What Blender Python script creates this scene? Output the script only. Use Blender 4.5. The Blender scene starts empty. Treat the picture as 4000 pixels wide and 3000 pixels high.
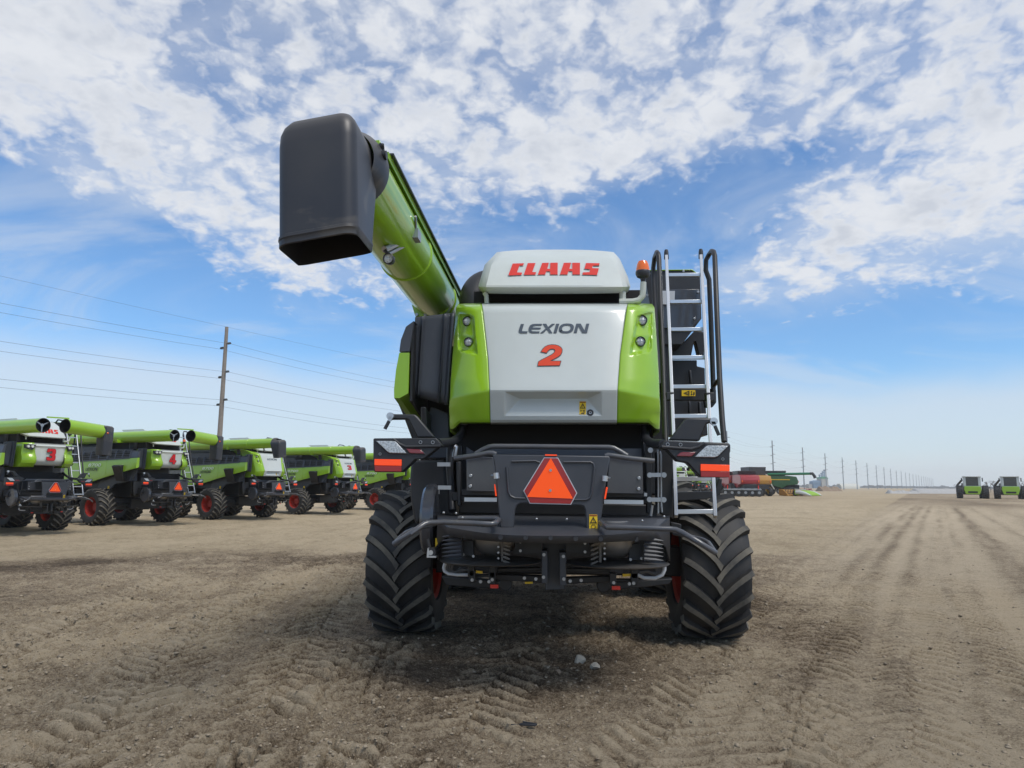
import bpy, bmesh, math, random
import numpy as np
from mathutils import Vector, Matrix
R = math.radians
random.seed(7)
SC = bpy.context.scene
COL = SC.collection

# ------------------------------------------------------------------ camera
FPX = 2774.0                      # focal length in pixels of a 4000 px wide picture
PSI, TH, RHO = R(3.65), R(8.06), R(0.45)
CAM = Vector((0, 0, 1.45))
_f = Vector((-math.sin(PSI) * math.cos(TH), math.cos(PSI) * math.cos(TH), math.sin(TH)))
_r0 = Vector((math.cos(PSI), math.sin(PSI), 0))
_u0 = _r0.cross(_f)
_r = _r0 * math.cos(RHO) + _u0 * math.sin(RHO)
_u = _u0 * math.cos(RHO) - _r0 * math.sin(RHO)
cam_d = bpy.data.cameras.new('camera')
cam_d.sensor_width = 36.0
cam_d.lens = 36.0 * FPX / 4000.0
cam_d.clip_start = 0.1
cam_d.clip_end = 30000
cam = bpy.data.objects.new('camera', cam_d)
COL.objects.link(cam)
cam.matrix_world = Matrix(((_r.x, _u.x, -_f.x, CAM.x), (_r.y, _u.y, -_f.y, CAM.y), (_r.z, _u.z, -_f.z, CAM.z), (0, 0, 0, 1)))
SC.camera = cam


def ray(px, py):
    return _f + _r * ((px - 2000) / FPX) - _u * ((py - 1500) / FPX)


def at(px, py, Y):
    d = ray(px, py)
    return CAM + d * (Y / d.y)


def dep(px, py, D):
    return CAM + ray(px, py) * D


def Z1(x, y): return (1000 + x / 1.843, 400 + y / 1.843)
def Z2(x, y): return (1700 + x / 2.074, 900 + y / 2.074)
def Z3(x, y): return (2450 + x / 2.127, 920 + y / 2.127)
def Z4(x, y): return (1400 + x / 2.37, 1600 + y / 2.37)
def Z5(x, y): return (2100 + x / 2.369, 1600 + y / 2.369)
def Z6(x, y): return (1400 + x / 1.427, 1950 + y / 1.427)
def Z8(x, y): return (1530 + x / 3.607, 1200 + y / 3.607)
def ZB(x, y): return (1700 + x / 2.328, 2080 + y / 2.328)


def lerp(a, b, t): return a + (b - a) * t


def pw(tab, x):
    if x <= tab[0][0]: return tab[0][1]
    for (a, b), (c, d) in zip(tab, tab[1:]):
        if x <= c: return b + (d - b) * (x - a) / (c - a)
    return tab[-1][1]


def smooth(a, b, x):
    t = min(1, max(0, (x - a) / (b - a)))
    return t * t * (3 - 2 * t)


# ------------------------------------------------------------------ materials
M = {}


def lin(c):
    return tuple((v / 12.92 if v <= 0.04045 else ((v + 0.055) / 1.055) ** 2.4) for v in [k / 255 for k in c])


def mat(name, col, rough=0.5, metal=0.0, dust=0.0, dustcol=(0.30, 0.245, 0.18), dscale=3.0, coat=0.0, bump=0.0, bscale=60, var=0.0, spec=0.5, trans=0.0, emit=None):
    m = bpy.data.materials.new(name)
    m.use_nodes = True
    nt = m.node_tree
    N, L = nt.nodes, nt.links
    b = N['Principled BSDF']
    b.inputs['Base Color'].default_value = (*col, 1)
    b.inputs['Roughness'].default_value = rough
    b.inputs['Metallic'].default_value = metal
    b.inputs['Specular IOR Level'].default_value = spec
    if coat:
        b.inputs['Coat Weight'].default_value = coat
        b.inputs['Coat Roughness'].default_value = 0.06
    if trans:
        b.inputs['Transmission Weight'].default_value = trans
    tc = N.new('ShaderNodeTexCoord')
    colsock = None
    if var:
        n0 = N.new('ShaderNodeTexNoise'); n0.inputs['Scale'].default_value = 7; n0.inputs['Detail'].default_value = 6
        L.new(tc.outputs['Object'], n0.inputs['Vector'])
        r0 = N.new('ShaderNodeMapRange'); r0.inputs[1].default_value = 0.3; r0.inputs[2].default_value = 0.7
        r0.inputs[3].default_value = 1 - var; r0.inputs[4].default_value = 1 + var
        L.new(n0.outputs['Fac'], r0.inputs[0])
        mx = N.new('ShaderNodeVectorMath'); mx.operation = 'SCALE'
        mx.inputs[0].default_value = col
        L.new(r0.outputs[0], mx.inputs['Scale'])
        colsock = mx.outputs[0]
    if dust:
        n1 = N.new('ShaderNodeTexNoise'); n1.inputs['Scale'].default_value = dscale; n1.inputs['Detail'].default_value = 9
        n1.inputs['Roughness'].default_value = 0.65
        L.new(tc.outputs['Object'], n1.inputs['Vector'])
        r1 = N.new('ShaderNodeMapRange'); r1.inputs[1].default_value = 0.38; r1.inputs[2].default_value = 0.72
        r1.inputs[3].default_value = 0; r1.inputs[4].default_value = dust
        L.new(n1.outputs['Fac'], r1.inputs[0])
        mm = N.new('ShaderNodeMix'); mm.data_type = 'RGBA'
        L.new(r1.outputs[0], mm.inputs[0])
        if colsock: L.new(colsock, mm.inputs[6])
        else: mm.inputs[6].default_value = (*col, 1)
        mm.inputs[7].default_value = (*dustcol, 1)
        colsock = mm.outputs[2]
        ra = N.new('ShaderNodeMapRange'); ra.inputs[3].default_value = rough; ra.inputs[4].default_value = min(1, rough + 0.5)
        L.new(r1.outputs[0], ra.inputs[0])
        L.new(ra.outputs[0], b.inputs['Roughness'])
    if colsock:
        L.new(colsock, b.inputs['Base Color'])
    if bump:
        n2 = N.new('ShaderNodeTexNoise'); n2.inputs['Scale'].default_value = bscale; n2.inputs['Detail'].default_value = 4
        L.new(tc.outputs['Object'], n2.inputs['Vector'])
        bp = N.new('ShaderNodeBump'); bp.inputs['Strength'].default_value = bump; bp.inputs['Distance'].default_value = 0.004
        L.new(n2.outputs['Fac'], bp.inputs['Height'])
        L.new(bp.outputs[0], b.inputs['Normal'])
    if emit:
        b.inputs['Emission Color'].default_value = (*emit[0], 1)
        b.inputs['Emission Strength'].default_value = emit[1]
    M[name] = m
    return m


mat('lime paint', (0.275, 0.50, 0.012), 0.3, dust=0.08, dscale=2.5, coat=0.5, var=0.03)
mat('white paint', (0.555, 0.595, 0.575), 0.32, dust=0.10, dscale=2.0, coat=0.4, var=0.02)
mat('cowl paint', (0.56, 0.60, 0.57), 0.45, dust=0.14, dscale=2.0, var=0.02)
mat('slate plastic', (0.046, 0.051, 0.062), 0.42, dust=0.06, dscale=3, var=0.08)
mat('panel slate', (0.056, 0.063, 0.080), 0.38, dust=0.04, dscale=2, var=0.06)
mat('glossy slate', (0.048, 0.053, 0.065), 0.22, dust=0.10, dscale=2.5, coat=0.4, var=0.06)
mat('black plastic', (0.024, 0.026, 0.031), 0.45, dust=0.04, dscale=4, bump=0.15, bscale=220)
mat('black metal', (0.013, 0.014, 0.017), 0.45, dust=0.04, dscale=5)
mat('dark void', (0.008, 0.008, 0.010), 0.7)
mat('rubber', (0.015, 0.0155, 0.0175), 0.6, dust=0.35, dscale=5, dustcol=(0.10, 0.088, 0.07), bump=0.2, bscale=90)
mat('lug rubber', (0.07, 0.066, 0.060), 0.8, dust=0.8, dscale=5, dustcol=(0.25, 0.225, 0.175), bump=0.4, bscale=70)
mat('far tyre lug', (0.035, 0.034, 0.033), 0.7, dust=0.4, dscale=6, dustcol=(0.11, 0.10, 0.09))
mat('spout rubber', (0.026, 0.026, 0.029), 0.42, dust=0.0)
mat('rim red', (0.45, 0.022, 0.012), 0.4, dust=0.2, dscale=3)
mat('aluminium', (0.60, 0.62, 0.64), 0.33, 0.85, dust=0.1)
mat('steel', (0.42, 0.43, 0.44), 0.35, 0.9, dust=0.2)
mat('disc steel', (0.12, 0.115, 0.11), 0.35, 0.6, dust=0.6, dscale=4, dustcol=(0.14, 0.12, 0.10))
mat('rotor steel', (0.40, 0.37, 0.34), 0.36, 0.7, dust=0.3, dscale=8)
mat('blade steel', (0.15, 0.135, 0.12), 0.5, 0.4, dust=0.3)
mat('pipe grey', (0.058, 0.063, 0.074), 0.28, dust=0.2, coat=0.3)
mat('cream pipe', (0.50, 0.53, 0.47), 0.4)
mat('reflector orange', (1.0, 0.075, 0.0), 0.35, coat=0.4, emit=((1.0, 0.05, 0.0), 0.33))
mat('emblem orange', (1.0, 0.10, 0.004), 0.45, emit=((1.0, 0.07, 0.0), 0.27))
mat('reflector red', (0.34, 0.012, 0.014), 0.3, coat=0.4)
mat('reflector bright red', (0.8, 0.02, 0.01), 0.3, coat=0.4)
mat('lens red', (0.20, 0.008, 0.022), 0.12, coat=0.8)
mat('beacon orange', (0.85, 0.15, 0.006), 0.15, coat=0.6)
mat('label yellow', (0.85, 0.56, 0.015), 0.45)
mat('label dark', (0.02, 0.016, 0.01), 0.5)
mat('label brown', (0.32, 0.06, 0.01), 0.5)
mat('paper white', (0.55, 0.57, 0.6), 0.5)
mat('logo red', (0.66, 0.028, 0.012), 0.4)
mat('number red', (0.72, 0.05, 0.006), 0.4)
mat('decal red', (0.60, 0.012, 0.02), 0.4)
mat('lettering slate', (0.055, 0.075, 0.10), 0.4)
mat('lettering pale', (0.72, 0.82, 0.66), 0.4)
mat('lettering dark', (0.02, 0.03, 0.012), 0.4)
mat('lettering outline', (0.05, 0.055, 0.06), 0.4)
mat('amber lens', (0.8, 0.12, 0.01), 0.2, coat=0.5)
mat('glass dark', (0.012, 0.016, 0.018), 0.06, coat=0.6)
mat('cab grey', (0.30, 0.32, 0.33), 0.4)
mat('deere green', (0.012, 0.10, 0.025), 0.35, coat=0.4, dust=0.15)
mat('auger green', (0.008, 0.16, 0.065), 0.35, coat=0.4)
mat('deere yellow', (0.75, 0.48, 0.01), 0.4)
mat('holland yellow', (0.42, 0.20, 0.012), 0.45, dust=0.3)
mat('farm red', (0.35, 0.008, 0.016), 0.35, coat=0.4, dust=0.1)
mat('dull red', (0.26, 0.02, 0.015), 0.5)
mat('galvanised', (0.36, 0.39, 0.42), 0.5, 0.3, dust=0.2)
mat('elevator blue', (0.16, 0.25, 0.36), 0.6)
mat('elevator green', (0.06, 0.26, 0.14), 0.6)
mat('concrete', (0.36, 0.36, 0.34), 0.8, var=0.1)
mat('shed cream', (0.56, 0.55, 0.48), 0.7)
mat('heap white', (0.40, 0.39, 0.37), 0.9, bump=1.0, bscale=3, var=0.15)
mat('heap brown', (0.26, 0.19, 0.13), 0.95, var=0.3, bump=1.0, bscale=3)
mat('stone', (0.40, 0.36, 0.29), 0.85, var=0.15, bump=0.5, bscale=40)
mat('bark', (0.075, 0.06, 0.052), 0.9)
mat('twig', (0.11, 0.095, 0.09), 0.9)
mat('scrub', (0.075, 0.075, 0.068), 0.95, var=0.2)
mat('pole wood', (0.235, 0.205, 0.175), 0.85, var=0.15, dust=0.3, dscale=1.0, dustcol=(0.14, 0.12, 0.10))
mat('hazed pole', (0.26, 0.29, 0.32), 0.8)  # distance haze mixed into the colour of the remote poles
mat('wire', (0.10, 0.12, 0.15), 0.5)
mat('insulator', (0.07, 0.08, 0.085), 0.4)


def lens_material(name, base):
    m = mat(name, base, 0.12, coat=1.0)
    nt = m.node_tree; N, L = nt.nodes, nt.links; b = N['Principled BSDF']
    tc = N.new('ShaderNodeTexCoord')
    v = N.new('ShaderNodeTexVoronoi'); v.inputs['Scale'].default_value = 70
    L.new(tc.outputs['Object'], v.inputs['Vector'])
    mr = N.new('ShaderNodeMapRange'); mr.inputs[2].default_value = 0.7; mr.inputs[3].default_value = 0.55; mr.inputs[4].default_value = 1.25
    L.new(v.outputs['Distance'], mr.inputs[0])
    vm = N.new('ShaderNodeVectorMath'); vm.operation = 'SCALE'; vm.inputs[0].default_value = base
    L.new(mr.outputs[0], vm.inputs['Scale']); L.new(vm.outputs[0], b.inputs['Base Color'])
    bp = N.new('ShaderNodeBump'); bp.inputs['Strength'].default_value = 0.5; bp.inputs['Distance'].default_value = 0.004
    L.new(v.outputs['Distance'], bp.inputs['Height']); L.new(bp.outputs[0], b.inputs['Normal'])


lens_material('clear lens', (0.42, 0.46, 0.49))
lens_material('lamp lens', (0.66, 0.67, 0.66))

# dusty patches of the rubber spout
_m = M['spout rubber']; _nt = _m.node_tree; _N, _L = _nt.nodes, _nt.links
_tc = _N.new('ShaderNodeTexCoord')
_n = _N.new('ShaderNodeTexNoise'); _n.inputs['Scale'].default_value = 2.6; _n.inputs['Detail'].default_value = 5; _n.inputs['Distortion'].default_value = 1.1
_L.new(_tc.outputs['Object'], _n.inputs['Vector'])
_a = _N.new('ShaderNodeMapRange'); _a.interpolation_type = 'SMOOTHSTEP'; _a.inputs[1].default_value = 0.54; _a.inputs[2].default_value = 0.70; _a.inputs[4].default_value = 0.50
_L.new(_n.outputs['Fac'], _a.inputs[0])
_n2 = _N.new('ShaderNodeTexNoise'); _n2.inputs['Scale'].default_value = 1.5; _n2.inputs['Detail'].default_value = 8
_L.new(_tc.outputs['Object'], _n2.inputs['Vector'])
_b = _N.new('ShaderNodeMapRange'); _b.inputs[1].default_value = 0.5; _b.inputs[2].default_value = 0.8; _b.inputs[4].default_value = 0.35
_L.new(_n2.outputs['Fac'], _b.inputs[0])
# dust settles on faces that look up
_g = _N.new('ShaderNodeNewGeometry'); _sx = _N.new('ShaderNodeSeparateXYZ'); _L.new(_g.outputs['Normal'], _sx.inputs[0])
_c = _N.new('ShaderNodeMapRange'); _c.inputs[1].default_value = 0.05; _c.inputs[2].default_value = 0.75; _c.inputs[4].default_value = 0.6
_L.new(_sx.outputs['Z'], _c.inputs[0])
_mx = _N.new('ShaderNodeMath'); _mx.operation = 'MAXIMUM'; _L.new(_a.outputs[0], _mx.inputs[0]); _L.new(_b.outputs[0], _mx.inputs[1])
_mx2 = _N.new('ShaderNodeMath'); _mx2.operation = 'MAXIMUM'; _L.new(_mx.outputs[0], _mx2.inputs[0]); _L.new(_c.outputs[0], _mx2.inputs[1])
_mix = _N.new('ShaderNodeMix'); _mix.data_type = 'RGBA'; _L.new(_mx2.outputs[0], _mix.inputs[0])
_mix.inputs[6].default_value = (0.026, 0.028, 0.035, 1); _mix.inputs[7].default_value = (0.115, 0.102, 0.084, 1)
_L.new(_mix.outputs[2], _N['Principled BSDF'].inputs['Base Color'])

# ------------------------------------------------------------------ mesh helpers
ORG = Vector((0, 0, 0))
SPLIT = {'lower_frame', 'drive_bracket', 'trim_strip', 'rubber_plug', 'bolt', 'screw', 'hydraulic_hose', 'data_plate', 'instruction_plate', 'ladder_clamp', 'rail_cap', 'spreader_back', 'cross_beam', 'drawbar_post', 'knife', 'pressed_rib', 'knife_rack', 'hose_clip'}
SMALL = {'rubber_plug', 'bolt', 'screw', 'data_plate', 'instruction_plate', 'ladder_clamp', 'rail_cap', 'knife', 'pressed_rib', 'latch', 'lock', 'hose_clip', 'trim_strip', 'tube_collar', 'edge_reflector', 'isolator_switch'}


class MB:
    def __init__(self):
        self.bm = bmesh.new(); self.mi = 0

    def _f(self, vs):
        try:
            f = self.bm.faces.new(vs); f.material_index = self.mi; return f
        except ValueError:
            return None

    def v(self, p): return self.bm.verts.new(Vector(p))

    def poly(self, pts):
        return self._f([self.v(p) for p in pts])

    def prism(self, pts, ext):
        ext = Vector(ext)
        a = [self.v(p) for p in pts]
        b = [self.v(Vector(p) + ext) for p in pts]
        self._f(a); self._f(b[::-1])
        n = len(a)
        for i in range(n):
            self._f([a[i], b[i], b[(i + 1) % n], a[(i + 1) % n]])

    def plate(self, px, Y, thick):
        """outline given as picture pixels on the plane at depth Y, with real thickness along +Y"""
        if callable(Y): pts = [at(x, y, Y(x, y)) for x, y in px]
        else: pts = [at(x, y, Y) for x, y in px]
        self.prism(pts, (0, thick, 0))

    def box(self, c, s, rot=None):
        c = Vector(c); h = Vector(s) / 2
        P = []
        for sx in (-1, 1):
            for sy in (-1, 1):
                for sz in (-1, 1):
                    p = Vector((sx * h.x, sy * h.y, sz * h.z))
                    if rot is not None: p = rot @ p
                    P.append(self.v(c + p))
        for q in ((0, 1, 3, 2), (4, 6, 7, 5), (0, 4, 5, 1), (2, 3, 7, 6), (0, 2, 6, 4), (1, 5, 7, 3)):
            self._f([P[i] for i in q])

    def box2(self, a, b):
        a, b = Vector(a), Vector(b)
        self.box((a + b) / 2, (abs(b.x - a.x), abs(b.y - a.y), abs(b.z - a.z)))

    def grid(self, rows, wrap=False):
        V = [[self.v(p) for p in r] for r in rows]
        for a, b in zip(V, V[1:]):
            n = len(a)
            for i in range(n if wrap else n - 1):
                self._f([a[i], a[(i + 1) % n], b[(i + 1) % n], b[i]])
        return V

    def tube(self, path, r, n=10, cap=True, sect=None):
        path = [Vector(p) for p in path]
        rings = []
        up = Vector((0, 0, 1))
        prev = None
        for i, p in enumerate(path):
            if i == 0: t = path[1] - p
            elif i == len(path) - 1: t = p - path[i - 1]
            else: t = (path[i + 1] - p).normalized() + (p - path[i - 1]).normalized()
            t.normalize()
            if prev is None:
                x = t.cross(up)
                if x.length < 0.05: x = t.cross(Vector((1, 0, 0)))
            else:
                x = prev - t * prev.dot(t)
            x.normalize(); prev = x
            y = t.cross(x)
            rr = r[i] if isinstance(r, (list, tuple)) else r
            if sect:
                ring = [p + x * a + y * b for a, b in sect]
            else:
                ring = [p + (x * math.cos(2 * math.pi * k / n) + y * math.sin(2 * math.pi * k / n)) * rr for k in range(n)]
            rings.append(ring)
        V = self.grid(rings, True)
        if cap:
            self._f(V[0][::-1]); self._f(V[-1])

    def bar(self, a, b, w, h):
        self.tube([a, b], 0, sect=[(-w / 2, -h / 2), (w / 2, -h / 2), (w / 2, h / 2), (-w / 2, h / 2)])

    def lathe(self, prof, c, axis, n=32, close=False):
        """prof: (radius, distance along the axis)"""
        c = Vector(c); ax = Vector(axis).normalized()
        x = ax.orthogonal().normalized(); y = ax.cross(x)
        rings = []
        for rr, h in prof:
            rings.append([c + ax * h + (x * math.cos(2 * math.pi * k / n) + y * math.sin(2 * math.pi * k / n)) * max(rr, 1e-4) for k in range(n)])
        if close: rings.append(rings[0])
        self.grid(rings, True)

    def cyl(self, c, axis, r, h, n=20):
        self.lathe([(0, 0), (r, 0), (r, h), (0, h)], c, axis, n)

    def ball(self, c, r, n=16, sz=1.0):
        self.lathe([(r * math.sin(math.pi * k / 10), -r * sz * math.cos(math.pi * k / 10)) for k in range(11)], c, (0, 0, 1), n)

    def build(self, name, mats, parent=None, ang=35, bevel=0.0, seg=2, weld=True, label=None, org=None):
        if isinstance(mats, str): mats = [mats]
        if name in SPLIT:                       # every separate piece becomes a part of its own
            left = set(self.bm.verts); first = None
            while left:
                st = [next(iter(left))]; isl = set(st)
                while st:
                    v = st.pop()
                    for e in v.link_edges:
                        w = e.other_vert(v)
                        if w not in isl: isl.add(w); st.append(w)
                left -= isl
                m = MB(); mp = {v: m.bm.verts.new(v.co) for v in isl}
                for f in {f for v in isl for f in v.link_faces}:
                    m.bm.faces.new([mp[v] for v in f.verts]).material_index = f.material_index
                o = m._build(name, mats, parent, ang, bevel, seg, weld, label, org)
                first = first or o
            self.bm.free()
            return first
        return self._build(name, mats, parent, ang, bevel, seg, weld, label, org)

    def _build(self, name, mats, parent=None, ang=35, bevel=0.0, seg=2, weld=True, label=None, org=None):
        if weld: bmesh.ops.remove_doubles(self.bm, verts=self.bm.verts, dist=1e-5)
        bmesh.ops.recalc_face_normals(self.bm, faces=self.bm.faces)
        o_ = ORG if org is None else Vector(org)
        if o_.length: bmesh.ops.translate(self.bm, verts=self.bm.verts, vec=-o_)
        me = bpy.data.meshes.new(name)
        self.bm.to_mesh(me); self.bm.free()
        for k in mats: me.materials.append(M[k])
        for p in me.polygons: p.use_smooth = True
        me.set_sharp_from_angle(angle=R(ang))
        o = bpy.data.objects.new(name, me)
        COL.objects.link(o)
        if parent: o.parent = parent
        else: o.location = o_
        if bevel:
            b = o.modifiers.new('bevel', 'BEVEL'); b.width = bevel; b.segments = seg; b.limit_method = 'ANGLE'; b.angle_limit = R(30)
        if label: o['label'] = label
        return o


def solid(o, th, out=(0, -1, 0)):
    me = o.data; s = sum((p.normal.dot(Vector(out)) * p.area for p in me.polygons))
    if s < 0: me.flip_normals()
    m = o.modifiers.new('solid', 'SOLIDIFY'); m.thickness = th; m.offset = -1
    return o


def thing(name, label, cat, loc=(0, 0, 0), rz=0.0, group=None):
    o = bpy.data.objects.new(name, None); COL.objects.link(o)
    o.location = loc; o.rotation_euler = (0, 0, rz); o.empty_display_size = 0.2
    return tag(o, label, cat, group)


def tag(o, label, cat, group=None):
    o['label'] = label; o['category'] = cat
    if group: o['group'] = group
    return o


def struct(o, kind='structure'):
    o['kind'] = kind
    return o


def kids(o):
    return [c for c in bpy.data.objects if c.parent == o]


def offset_poly(pts, d):
    """grow a closed 2-D outline by d"""
    n = len(pts)
    area = sum(pts[i][0] * pts[(i + 1) % n][1] - pts[(i + 1) % n][0] * pts[i][1] for i in range(n))
    s = 1 if area > 0 else -1
    out = []
    for i in range(n):
        p0, p1, p2 = (Vector(pts[(i + k) % n]) for k in (-1, 0, 1))
        e1 = (p1 - p0).normalized(); e2 = (p2 - p1).normalized()
        n1 = Vector((e1.y, -e1.x)) * s; n2 = Vector((e2.y, -e2.x)) * s
        m = (n1 + n2)
        if m.length < 1e-3: m = n1
        m.normalize()
        out.append(tuple(p1 + m * (d / max(0.4, m.dot(n1)))))
    return out


# letter outlines, read off the photograph
CLAAS = [
    [(185, 110), (435, 102), (415, 152), (335, 155), (280, 305), (395, 308), (378, 362), (100, 372), (95, 350)],
    [(520, 100), (690, 97), (620, 295), (705, 300), (690, 355), (440, 362), (438, 340)],
    [(840, 95), (988, 92), (950, 225), (1015, 225), (1020, 98), (1030, 92), (1183, 90), (1180, 352), (1018, 352), (1010, 280), (928, 282), (905, 352), (742, 355)],
    [(1320, 93), (1480, 90), (1442, 225), (1506, 225), (1506, 98), (1515, 92), (1677, 92), (1675, 352), (1512, 352), (1505, 278), (1420, 280), (1398, 352), (1232, 352)],
    [(1810, 98), (2110, 102), (2100, 150), (1960, 155), (1945, 210), (2095, 215), (2055, 362), (1730, 355), (1740, 305), (1890, 298), (1900, 235), (1775, 225), (1780, 205)]]
LEX = [
    [(175, 110), (262, 110), (207, 288), (212, 310), (365, 315), (350, 365), (190, 365), (140, 350), (118, 310), (122, 270)],
    [(770, 105), (755, 152), (600, 152), (530, 165), (490, 205), (738, 210), (722, 252), (472, 255), (470, 290), (500, 312), (700, 318), (688, 362), (480, 362), (420, 340), (388, 290), (395, 220), (430, 150), (490, 115), (560, 105)],
    [(790, 103), (885, 103), (935, 190), (1040, 103), (1130, 103), (970, 230), (1055, 360), (968, 360), (900, 260), (800, 360), (710, 365), (870, 232)],
    [(1160, 103), (1248, 103), (1170, 360), (1085, 360)],
    'O',
    [(1722, 100), (1845, 100), (1950, 290), (2000, 100), (2083, 100), (2022, 355), (1890, 355), (1780, 165), (1735, 355), (1650, 355)]]
TWO = [(745, 880), (790, 810), (850, 750), (930, 710), (1030, 692), (1130, 695), (1220, 720), (1290, 765), (1322, 820), (1318, 890), (1285, 960), (1220, 1015), (1130, 1065), (1030, 1115), (985, 1145),
       (1285, 1147), (1252, 1262), (652, 1272), (672, 1165), (760, 1110), (900, 1040), (1040, 965), (1110, 910), (1135, 860), (1120, 818), (1070, 798), (1000, 803), (945, 840), (905, 885), (890, 912)]
THREE = [(0.03, 0.10), (0.12, 0.0), (0.88, 0.0), (1.0, 0.12), (1.0, 0.40), (0.90, 0.5), (1.0, 0.6), (1.0, 0.88), (0.88, 1.0), (0.12, 1.0), (0.0, 0.88), (0.0, 0.72), (0.32, 0.72), (0.34, 0.80),
         (0.60, 0.80), (0.60, 0.59), (0.36, 0.59), (0.36, 0.41), (0.60, 0.41), (0.60, 0.20), (0.34, 0.20), (0.32, 0.28), (0.0, 0.28)]
FOUR_OUT = [(0.50, 0.0), (0.82, 0.0), (0.82, 0.62), (1.0, 0.62), (1.0, 0.80), (0.82, 0.80), (0.86, 1.0), (0.48, 1.0), (0.50, 0.80), (0.0, 0.80), (0.0, 0.62)]
FOUR = [(0.50, 0.0), (0.82, 0.0), (0.82, 0.62), (1.0, 0.62), (1.0, 0.80), (0.82, 0.80), (0.86, 1.0), (0.48, 1.0), (0.50, 0.80), (0.0, 0.80), (0.0, 0.62), (0.26, 0.60), (0.50, 0.60), (0.50, 0.25), (0.27, 0.60), (0.0, 0.61)]


def lex_faces():
    out = []
    for g in LEX:
        if g != 'O':
            out.append(g); continue
        n = 28
        ring = []
        for k in range(n):
            a = 2 * math.pi * k / n
            ca, sa = math.cos(a), math.sin(a)
            e = 0.8
            x = math.copysign(abs(ca) ** e, ca); y = math.copysign(abs(sa) ** e, sa)
            ring.append(((1445 + 205 * x - 28 * y, 229 + 133 * y), (1443 + 118 * x - 20 * y, 229 + 84 * y)))
        for k in range(n):
            a, b = ring[k], ring[(k + 1) % n]
            out.append([a[0], b[0], b[1], a[1]])
    return out


def text_faces(s, bold=0.0):
    """outline faces of a line of text, in unit box coordinates (0..1, y down)"""
    cu = bpy.data.curves.new('t', 'FONT'); cu.body = s; cu.offset = bold; cu.resolution_u = 4
    o = bpy.data.objects.new('t', cu); COL.objects.link(o)
    bpy.context.view_layer.update()
    me = bpy.data.meshes.new_from_object(o.evaluated_get(bpy.context.evaluated_depsgraph_get()))
    V = [v.co.copy() for v in me.vertices]; F = [list(p.vertices) for p in me.polygons]
    bpy.data.objects.remove(o); bpy.data.curves.remove(cu); bpy.data.meshes.remove(me)
    x0 = min(v.x for v in V); x1 = max(v.x for v in V); y0 = min(v.y for v in V); y1 = max(v.y for v in V)
    return [[((V[i].x - x0) / (x1 - x0), (y1 - V[i].y) / (y1 - y0)) for i in f] for f in F]


def tyre(mb, c, Rd, W, rim, n=56, lugs=20, nrm=1, lugw=0.055, lugh=0.045, ph=0.0):
    """agricultural tyre about the X axis; material 0 carcass, 1 lug faces"""
    c = Vector(c)
    Rb = Rd - lugh
    hw = W / 2
    prof = [(rim, -hw * 0.80), (rim + 0.03, -hw * 0.92), (rim + (Rb - rim) * 0.45, -hw * 1.0), (rim + (Rb - rim) * 0.78, -hw * 0.98), (Rb - 0.045, -hw * 0.90), (Rb - 0.012, -hw * 0.72), (Rb, -hw * 0.35)]
    prof = prof + [(Rb + 0.003, 0)] + [(r, -x) for r, x in prof[::-1]]

    def P(a, x, r):
        z = max(c.z + r * math.sin(a), c.z - Rd + 0.03 * 0)
        return Vector((c.x + x, c.y - r * math.cos(a), z))
    mb.mi = 0
    mb.grid([[P(2 * math.pi * k / n, x, r) for k in range(n)] for r, x in prof], True)
    D = 0.41 * (0.72 / Rd)
    pitch = 2 * math.pi / lugs

    def rb(x):
        t = abs(x) / hw
        return Rb - 0.006 - 0.05 * max(0, (t - 0.72) / 0.28) ** 1.5

    def rt(x):
        t = abs(x) / hw
        return Rd - 0.012 * t - 0.035 * max(0, (t - 0.8) / 0.2) ** 1.5
    for s in (-1, 1):
        for k in range(lugs):
            a0 = k * pitch + (0.5 * pitch if s > 0 else 0) + ph
            rows = []
            ns = 7
            for i in range(ns + 1):
                u = i / ns
                x = lerp(-0.02, hw * .97, u)
                a = a0 + D * (u ** 0.85) * (1 - 0.18 * u) / 0.82
                w = lugw * (1.0 + 0.25 * (u < 0.08) + 0.12 * u)
                hx = 0.42; wa = w / Rd / 2
                # width runs across the lug (mostly along the angle)
                q = []
                for sgn, rr in ((-1, 0), (-1, 1), (1, 1), (1, 0)):
                    k_ = 0.80 if rr else 1.15
                    xx = x - sgn * hx * w / 2 * k_
                    aa = a + sgn * wa * k_ * 0.95
                    q.append(P(aa, s * xx, (rt(x) if rr else rb(x) - 0.01)))
                rows.append(q)
            V = [[mb.v(p) for p in r] for r in rows]
            for a_, b_ in zip(V, V[1:]):
                for j in range(3):
                    mb.mi = 1 if j == 1 else 0
                    mb._f([a_[j], a_[j + 1], b_[j + 1], b_[j]])
            mb.mi = 0
            mb._f(V[0]); mb.mi = 1; mb._f(V[-1][::-1])
            mb.mi = 0


def rim_mesh(mb, c, rim, W, side):
    c = Vector(c)
    hw = W / 2
    mb.lathe([(rim + 0.015, hw * 0.86), (rim + 0.02, hw * 0.80), (rim - 0.02, hw * 0.74), (rim - 0.05, hw * 0.2), (rim * 0.72, -hw * 0.05), (rim * 0.55, -hw * 0.05), (rim * 0.42, hw * 0.12), (rim * 0.40, hw * 0.3), (0, hw * 0.3)], c, (side, 0, 0), 40)
    mb.lathe([(rim + 0.015, -hw * 0.86), (rim - 0.02, -hw * 0.78), (rim - 0.05, hw * 0.2)], c, (side, 0, 0), 40)
    for k in range(10):
        a = 2 * math.pi * k / 10
        mb.cyl(c + Vector((side * (hw * 0.05), rim * 0.48 * math.cos(a), rim * 0.48 * math.sin(a))), (side, 0, 0), 0.018, 0.06, 6)
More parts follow.
